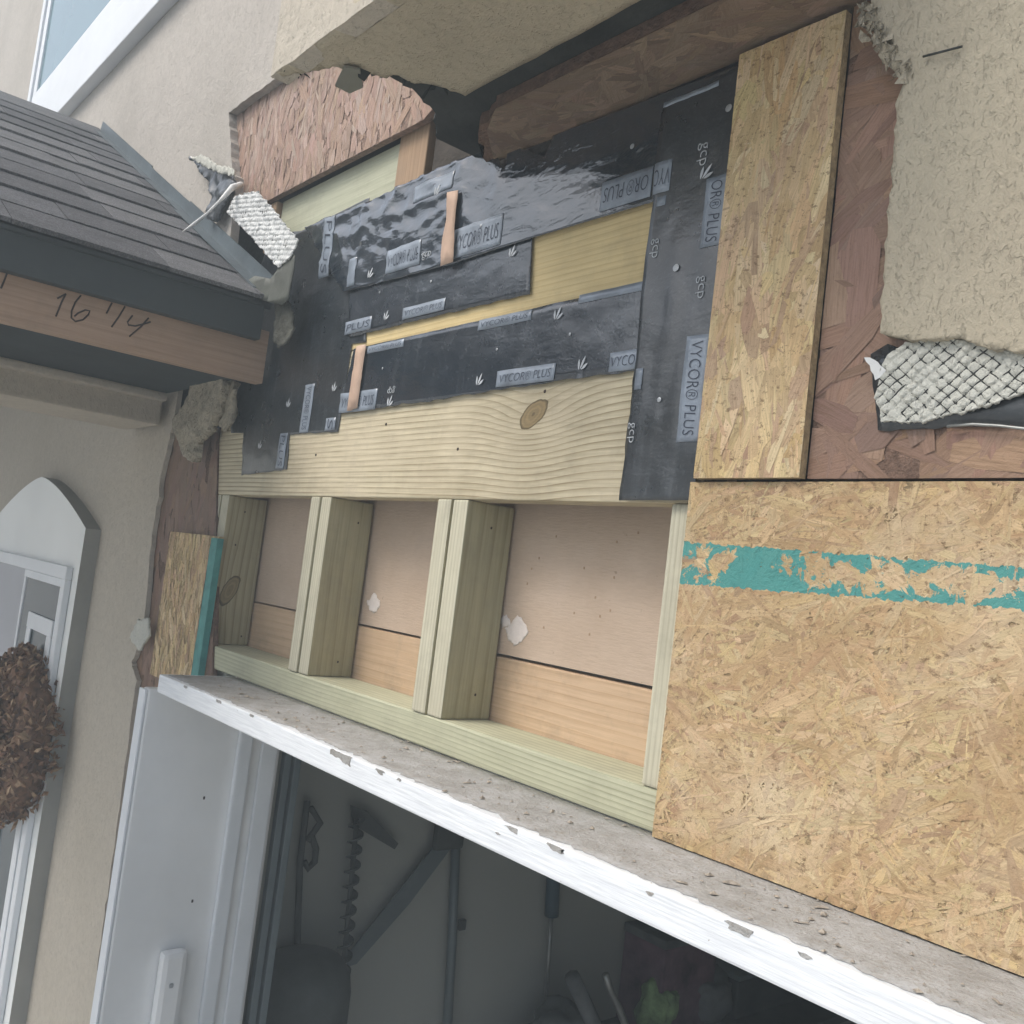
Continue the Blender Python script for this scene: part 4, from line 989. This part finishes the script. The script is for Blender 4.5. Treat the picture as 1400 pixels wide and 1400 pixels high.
# ------------------------------------------------------------------ garage interior
IX = -2.25
tag(slab('garage_side_wall', [(.145, 0), (6, 0), (6, Z(.3)), (.145, Z(.3))], 'X', IX, IX-.08, M['int_wall']), 'grey interior garage side wall hung with tools', 'wall')
tag(slab('garage_back_wall', [(IX, 0), (3.2, 0), (3.2, Z(.3)), (IX, Z(.3))], 'Y', 6.0, 6.08, M['int_wall']), 'far grey interior wall of the garage', 'wall')
tag(slab('garage_ceiling', [(IX, .13), (3.2, .13), (3.2, 6.0), (IX, 6.0)], 'Z', Z(.3), Z(.36), M['int_wall']), kind='structure')
tag(slab('garage_right_wall', [(.15, 0), (6, 0), (6, Z(.3)), (.15, Z(.3))], 'X', 3.2, 3.28, M['int_wall']), 'right interior garage wall', 'wall')
tag(slab('garage_front_return', [(IX, 0), (JX-.031, 0), (JX-.031, Z(-.25)), (IX, Z(-.25))], 'Y', .02, .144, M['int_wall']), 'short wall return behind the white door jamb', 'wall')
tag(slab('front_wall', [(1.41, 0), (3.2, 0), (3.2, Z(.12)), (1.41, Z(.12))], 'Y', .0, .13, M['stucco_right']), 'stucco wall right of the garage opening', 'wall')
def iw(p, dx=.02):
    y, z = onX(p, IX+dx); return Vector((IX+dx, y, z))
# door track beside the jamb
trk = thing('door_track', 'dark steel garage door track standing inside behind the jamb', 'track', (JX-.05, .2, 0))
for k, (px, dx) in enumerate((((384, 1100), .0), ((398, 1100), .0))):
    q = hit(px[0], px[1], 0, JX-.02)
    box('rail' , (JX-.035, JX-.018, q.y-.006, q.y+.010, .02, Z(-.27)), M['int_steel'], trk, .002)
box('bracket', (JX-.055, JX-.036, .17, .26, .9, 1.02), M['int_steel'], trk, .002)
# auger-like hanging bit: twisted dark spiral
a, b_ = iw((488, 1120), .05), iw((467, 1348), .05)
sp_ = thing('hanging_auger', 'dark twisted auger hanging on the garage wall', 'tool', b_)
tubes('shaft', [[a, b_]], .007, M['int_dark'], sp_)
V, Fs = [], []; n = 150; d = b_-a
for i in range(n):
    t = i/(n-1); th = t*2*math.pi*11; c = a+d*t; k0 = len(V)
    o1 = Vector((.4*math.cos(th), math.cos(th), .0))*.021
    o1 = Vector((math.sin(th)*.02, math.cos(th)*.022, 0))
    V += [c+o1*.25, c+o1]
    if i: Fs.append((k0-2, k0-1, k0+1, k0))
o = link('flighting', mesh('flighting', V, Fs), M['int_dark'], sp_); o.modifiers.new('t', 'SOLIDIFY').thickness = .005
# saw / shears: diagonal blade and horizontal handle
bl_ = thing('long_blade', 'long diagonal dark blade leaning across the garage wall', 'tool', iw((470, 1325), .035))
pA = [iw(p, .035) for p in ((598, 1152), (620, 1155), (560, 1235), (487, 1318), (474, 1322), (480, 1300))]
slab('blade', [(p.y, p.z) for p in pA], 'X', IX+.036, IX+.030, M['int_steel'], bl_)
box('grip', (IX+.025, IX+.05, iw((600, 1150)).y-.03, iw((600, 1150)).y+.07, iw((600, 1150)).z-.02, iw((600, 1150)).z+.09), M['int_dark'], bl_, .01)
sh = thing('hand_shears', 'dark pointed shears hanging high on the garage wall', 'tool', iw((530, 1150), .03))
slab('blade', [(iw(p).y, iw(p).z) for p in ((478, 1100), (500, 1108), (542, 1152), (537, 1160), (500, 1138), (480, 1125))], 'X', IX+.03, IX+.022, M['int_dark'], sh)
po = thing('wall_pole', 'straight dark pole standing against the garage wall', 'pole', iw((610, 1420), .03))
tubes('shaft', [[iw((624, 1130), .03), iw((618, 1290), .03), iw((607, 1480), .03)]], .014, M['int_steel'], po, 8)
q = iw((631, 1264), .03); box('clip', (q.x-.008, q.x+.008, q.y-.012, q.y+.012, q.z-.015, q.z+.015), M['int_dark'], po, .003)
ro = thing('hanging_rod', 'thin metal rod with dark grip hanging in the garage', 'tool', iw((745, 1390), .04))
tubes('rod', [[iw((754, 1245), .04), iw((745, 1392), .04)]], .0075, M['rod'], ro, 8)
tubes('grip', [[iw((757, 1190), .04), iw((754, 1252), .04)]], .022, M['grip'], ro, 10)
co_ = thing('coiled_cord', 'dark cord loop hanging near the garage door track', 'cord', iw((405, 1300), .03))
tubes('cord', [[iw((420, 1095), .03), iw((410, 1180), .03), iw((406, 1300), .03)], [iw((425, 1140), .03), iw((432, 1160), .035), iw((430, 1178), .03), iw((421, 1188), .03), iw((416, 1178), .03)], [iw((425, 1105), .04), iw((438, 1125), .03), iw((420, 1150), .03)]], .009, M['int_dark'], co_, 6)
def lumpy(name, c, r, m, label, cat, seed, sub=3, amp=.25):
    bm = bmesh.new(); bmesh.ops.create_icosphere(bm, subdivisions=sub, radius=1)
    for v in bm.verts:
        n = 1+amp*noise.noise(v.co*1.6+Vector((seed, 0, 0)))+amp*.5*noise.noise(v.co*4+Vector((0, seed, 0)))
        v.co = Vector((c[0]+v.co.x*r[0]*n, c[1]+v.co.y*r[1]*n, c[2]+v.co.z*r[2]*n))
    return tag(link(name, bm_mesh(name, bm, True), m), label, cat)
def at_y(p, Y): return hit(p[0], p[1], 1, Y)
c = iw((416, 1330), .13); zt3 = iw((416, 1302), .13).z
prof = [(0, 0), (.06, -.004), (.09, -.016), (.112, -.045), (.120, -.09), (.122, -.5), (.12, -.9), (.11, -1.0)]
V, Fs = [], []; n = 24
for (r, h) in prof[1:]:
    for k in range(n): V.append((c.x+r*math.cos(2*math.pi*k/n), c.y+r*math.sin(2*math.pi*k/n), zt3+h if h > -1 else .0))
for i in range(len(prof)-2):
    for k in range(n): Fs.append((i*n+k, (i+1)*n+k, (i+1)*n+(k+1) % n, i*n+(k+1) % n))
Fs.append(tuple(range(n)))
tag(link('spray_tank', mesh('spray_tank', V, Fs, True), M['int_dark']), 'tall dark tank with rounded top below the hanging cord in the garage', 'tank')
# clutter on a shelf further in
sz = 1.0
shf = thing('storage_shelf', 'dark shelf along the side wall deep in the garage', 'shelf', (IX+.17, 2.3, 0))
for zz in (.35, sz): box('shelf_board', (IX+.002, IX+.36, 1.1, 3.6, zz-.03, zz), M['int_dark'], shf, .003)
for yy in (1.12, 2.4, 3.58): box('upright', (IX+.32, IX+.355, yy-.02, yy+.02, 0, sz-.0305), M['int_dark'], shf, .002)
hx = IX+.16
def shelf_pt(p, dx=0): return hit(p[0], p[1], 0, hx+dx)
q = shelf_pt((915, 1290), -.06)
mb = box('storage_box', (IX+.01, IX+.19, q.y-.13, q.y+.15, sz+.0005, q.z+.03), M['clut_a'], None, .006, label='mauve box at the back of the garage shelf', cat='box')
box('lid', (IX+.008, IX+.195, q.y-.135, q.y+.155, q.z+.0305, q.z+.06), M['clut_b'], mb, .005)
q = shelf_pt((1010, 1330), -.05)
mb = box('storage_box', (IX+.01, IX+.21, q.y-.14, q.y+.34, sz+.0005, q.z+.03), M['int_dark'], None, .008, label='dark box right of the mauve box on the garage shelf', cat='box')
box('lid', (IX+.008, IX+.215, q.y-.145, q.y+.345, q.z+.0305, q.z+.05), M['int_steel'], mb, .005)
for (p, r, m, lab, cat, sd, am) in (((897, 1374), (.06, .065, .10), M['green'], 'crumpled green bundle on the garage shelf', 'bundle', 1, .38), ((768, 1392), (.09, .12, .10), M['int_dark'], 'dark crumpled bag beside the hanging rod', 'bag', 2, .4), ((965, 1375), (.07, .10, .09), M['clut_b'], 'grey crumpled bag right of the green bundle', 'bag', 4, .4)):
    q = shelf_pt(p); q.z = sz+r[2]*.86; lumpy('bag' if cat == 'bag' else 'fabric_bundle', q, r, m, lab, cat, sd, 4, am)
q = shelf_pt((1032, 1372)); V, Fs = [], []; n = 16
for (r, h) in ((.034, 0), (.036, .004), (.036, .12), (.030, .145), (.014, .165), (.013, .185), (.015, .187), (.015, .2), (.004, .203)):
    for k in range(n): V.append((q.x+r*math.cos(2*math.pi*k/n), q.y+r*math.sin(2*math.pi*k/n), sz+h))
for i in range(8):
    for k in range(n): Fs.append((i*n+k, i*n+(k+1) % n, (i+1)*n+(k+1) % n, (i+1)*n+k))
tag(link('bottle', mesh('bottle', V, Fs, True), M['clut_b']), 'pale grey bottle at the right end of the visible garage shelf', 'bottle')
tp = thing('tool_handle', 'pale curved tool handle leaning among the shelf clutter', 'tool', shelf_pt((850, 1400), .14))
tubes('handle', [[shelf_pt((828, 1332), .14), shelf_pt((834, 1352), .14), shelf_pt((846, 1378), .14), shelf_pt((862, 1420), .14), shelf_pt((870, 1470), .14)]], .011, M['rod'], tp, 8)
tb = thing('broad_handle', 'broad grey handle leaning left of the pale curved handle', 'tool', shelf_pt((820, 1450), .1))
tubes('shaft', [[shelf_pt((782, 1335), .1), shelf_pt((812, 1400), .1), shelf_pt((832, 1460), .1)]], .024, M['clut_b'], tb, 8)
# ------------------------------------------------------------------ added air volume: stands in for lens veil, lifts dark tones with distance
hm = bpy.data.materials.new('veil_haze'); hm.use_nodes = True; hn = hm.node_tree; hn.nodes.remove(hn.nodes['Principled BSDF'])
pv = hn.nodes.new('ShaderNodeVolumePrincipled'); pv.inputs['Density'].default_value = .055; pv.inputs['Color'].default_value = (.80, .93, 1.0, 1)
hn.links.new(pv.outputs[0], hn.nodes['Material Output'].inputs['Volume'])
hz = box('veil_haze', (-8.5, 4.5, -15, 7, -1, 6.6), hm, bev=0); hz['kind'] = 'stuff'
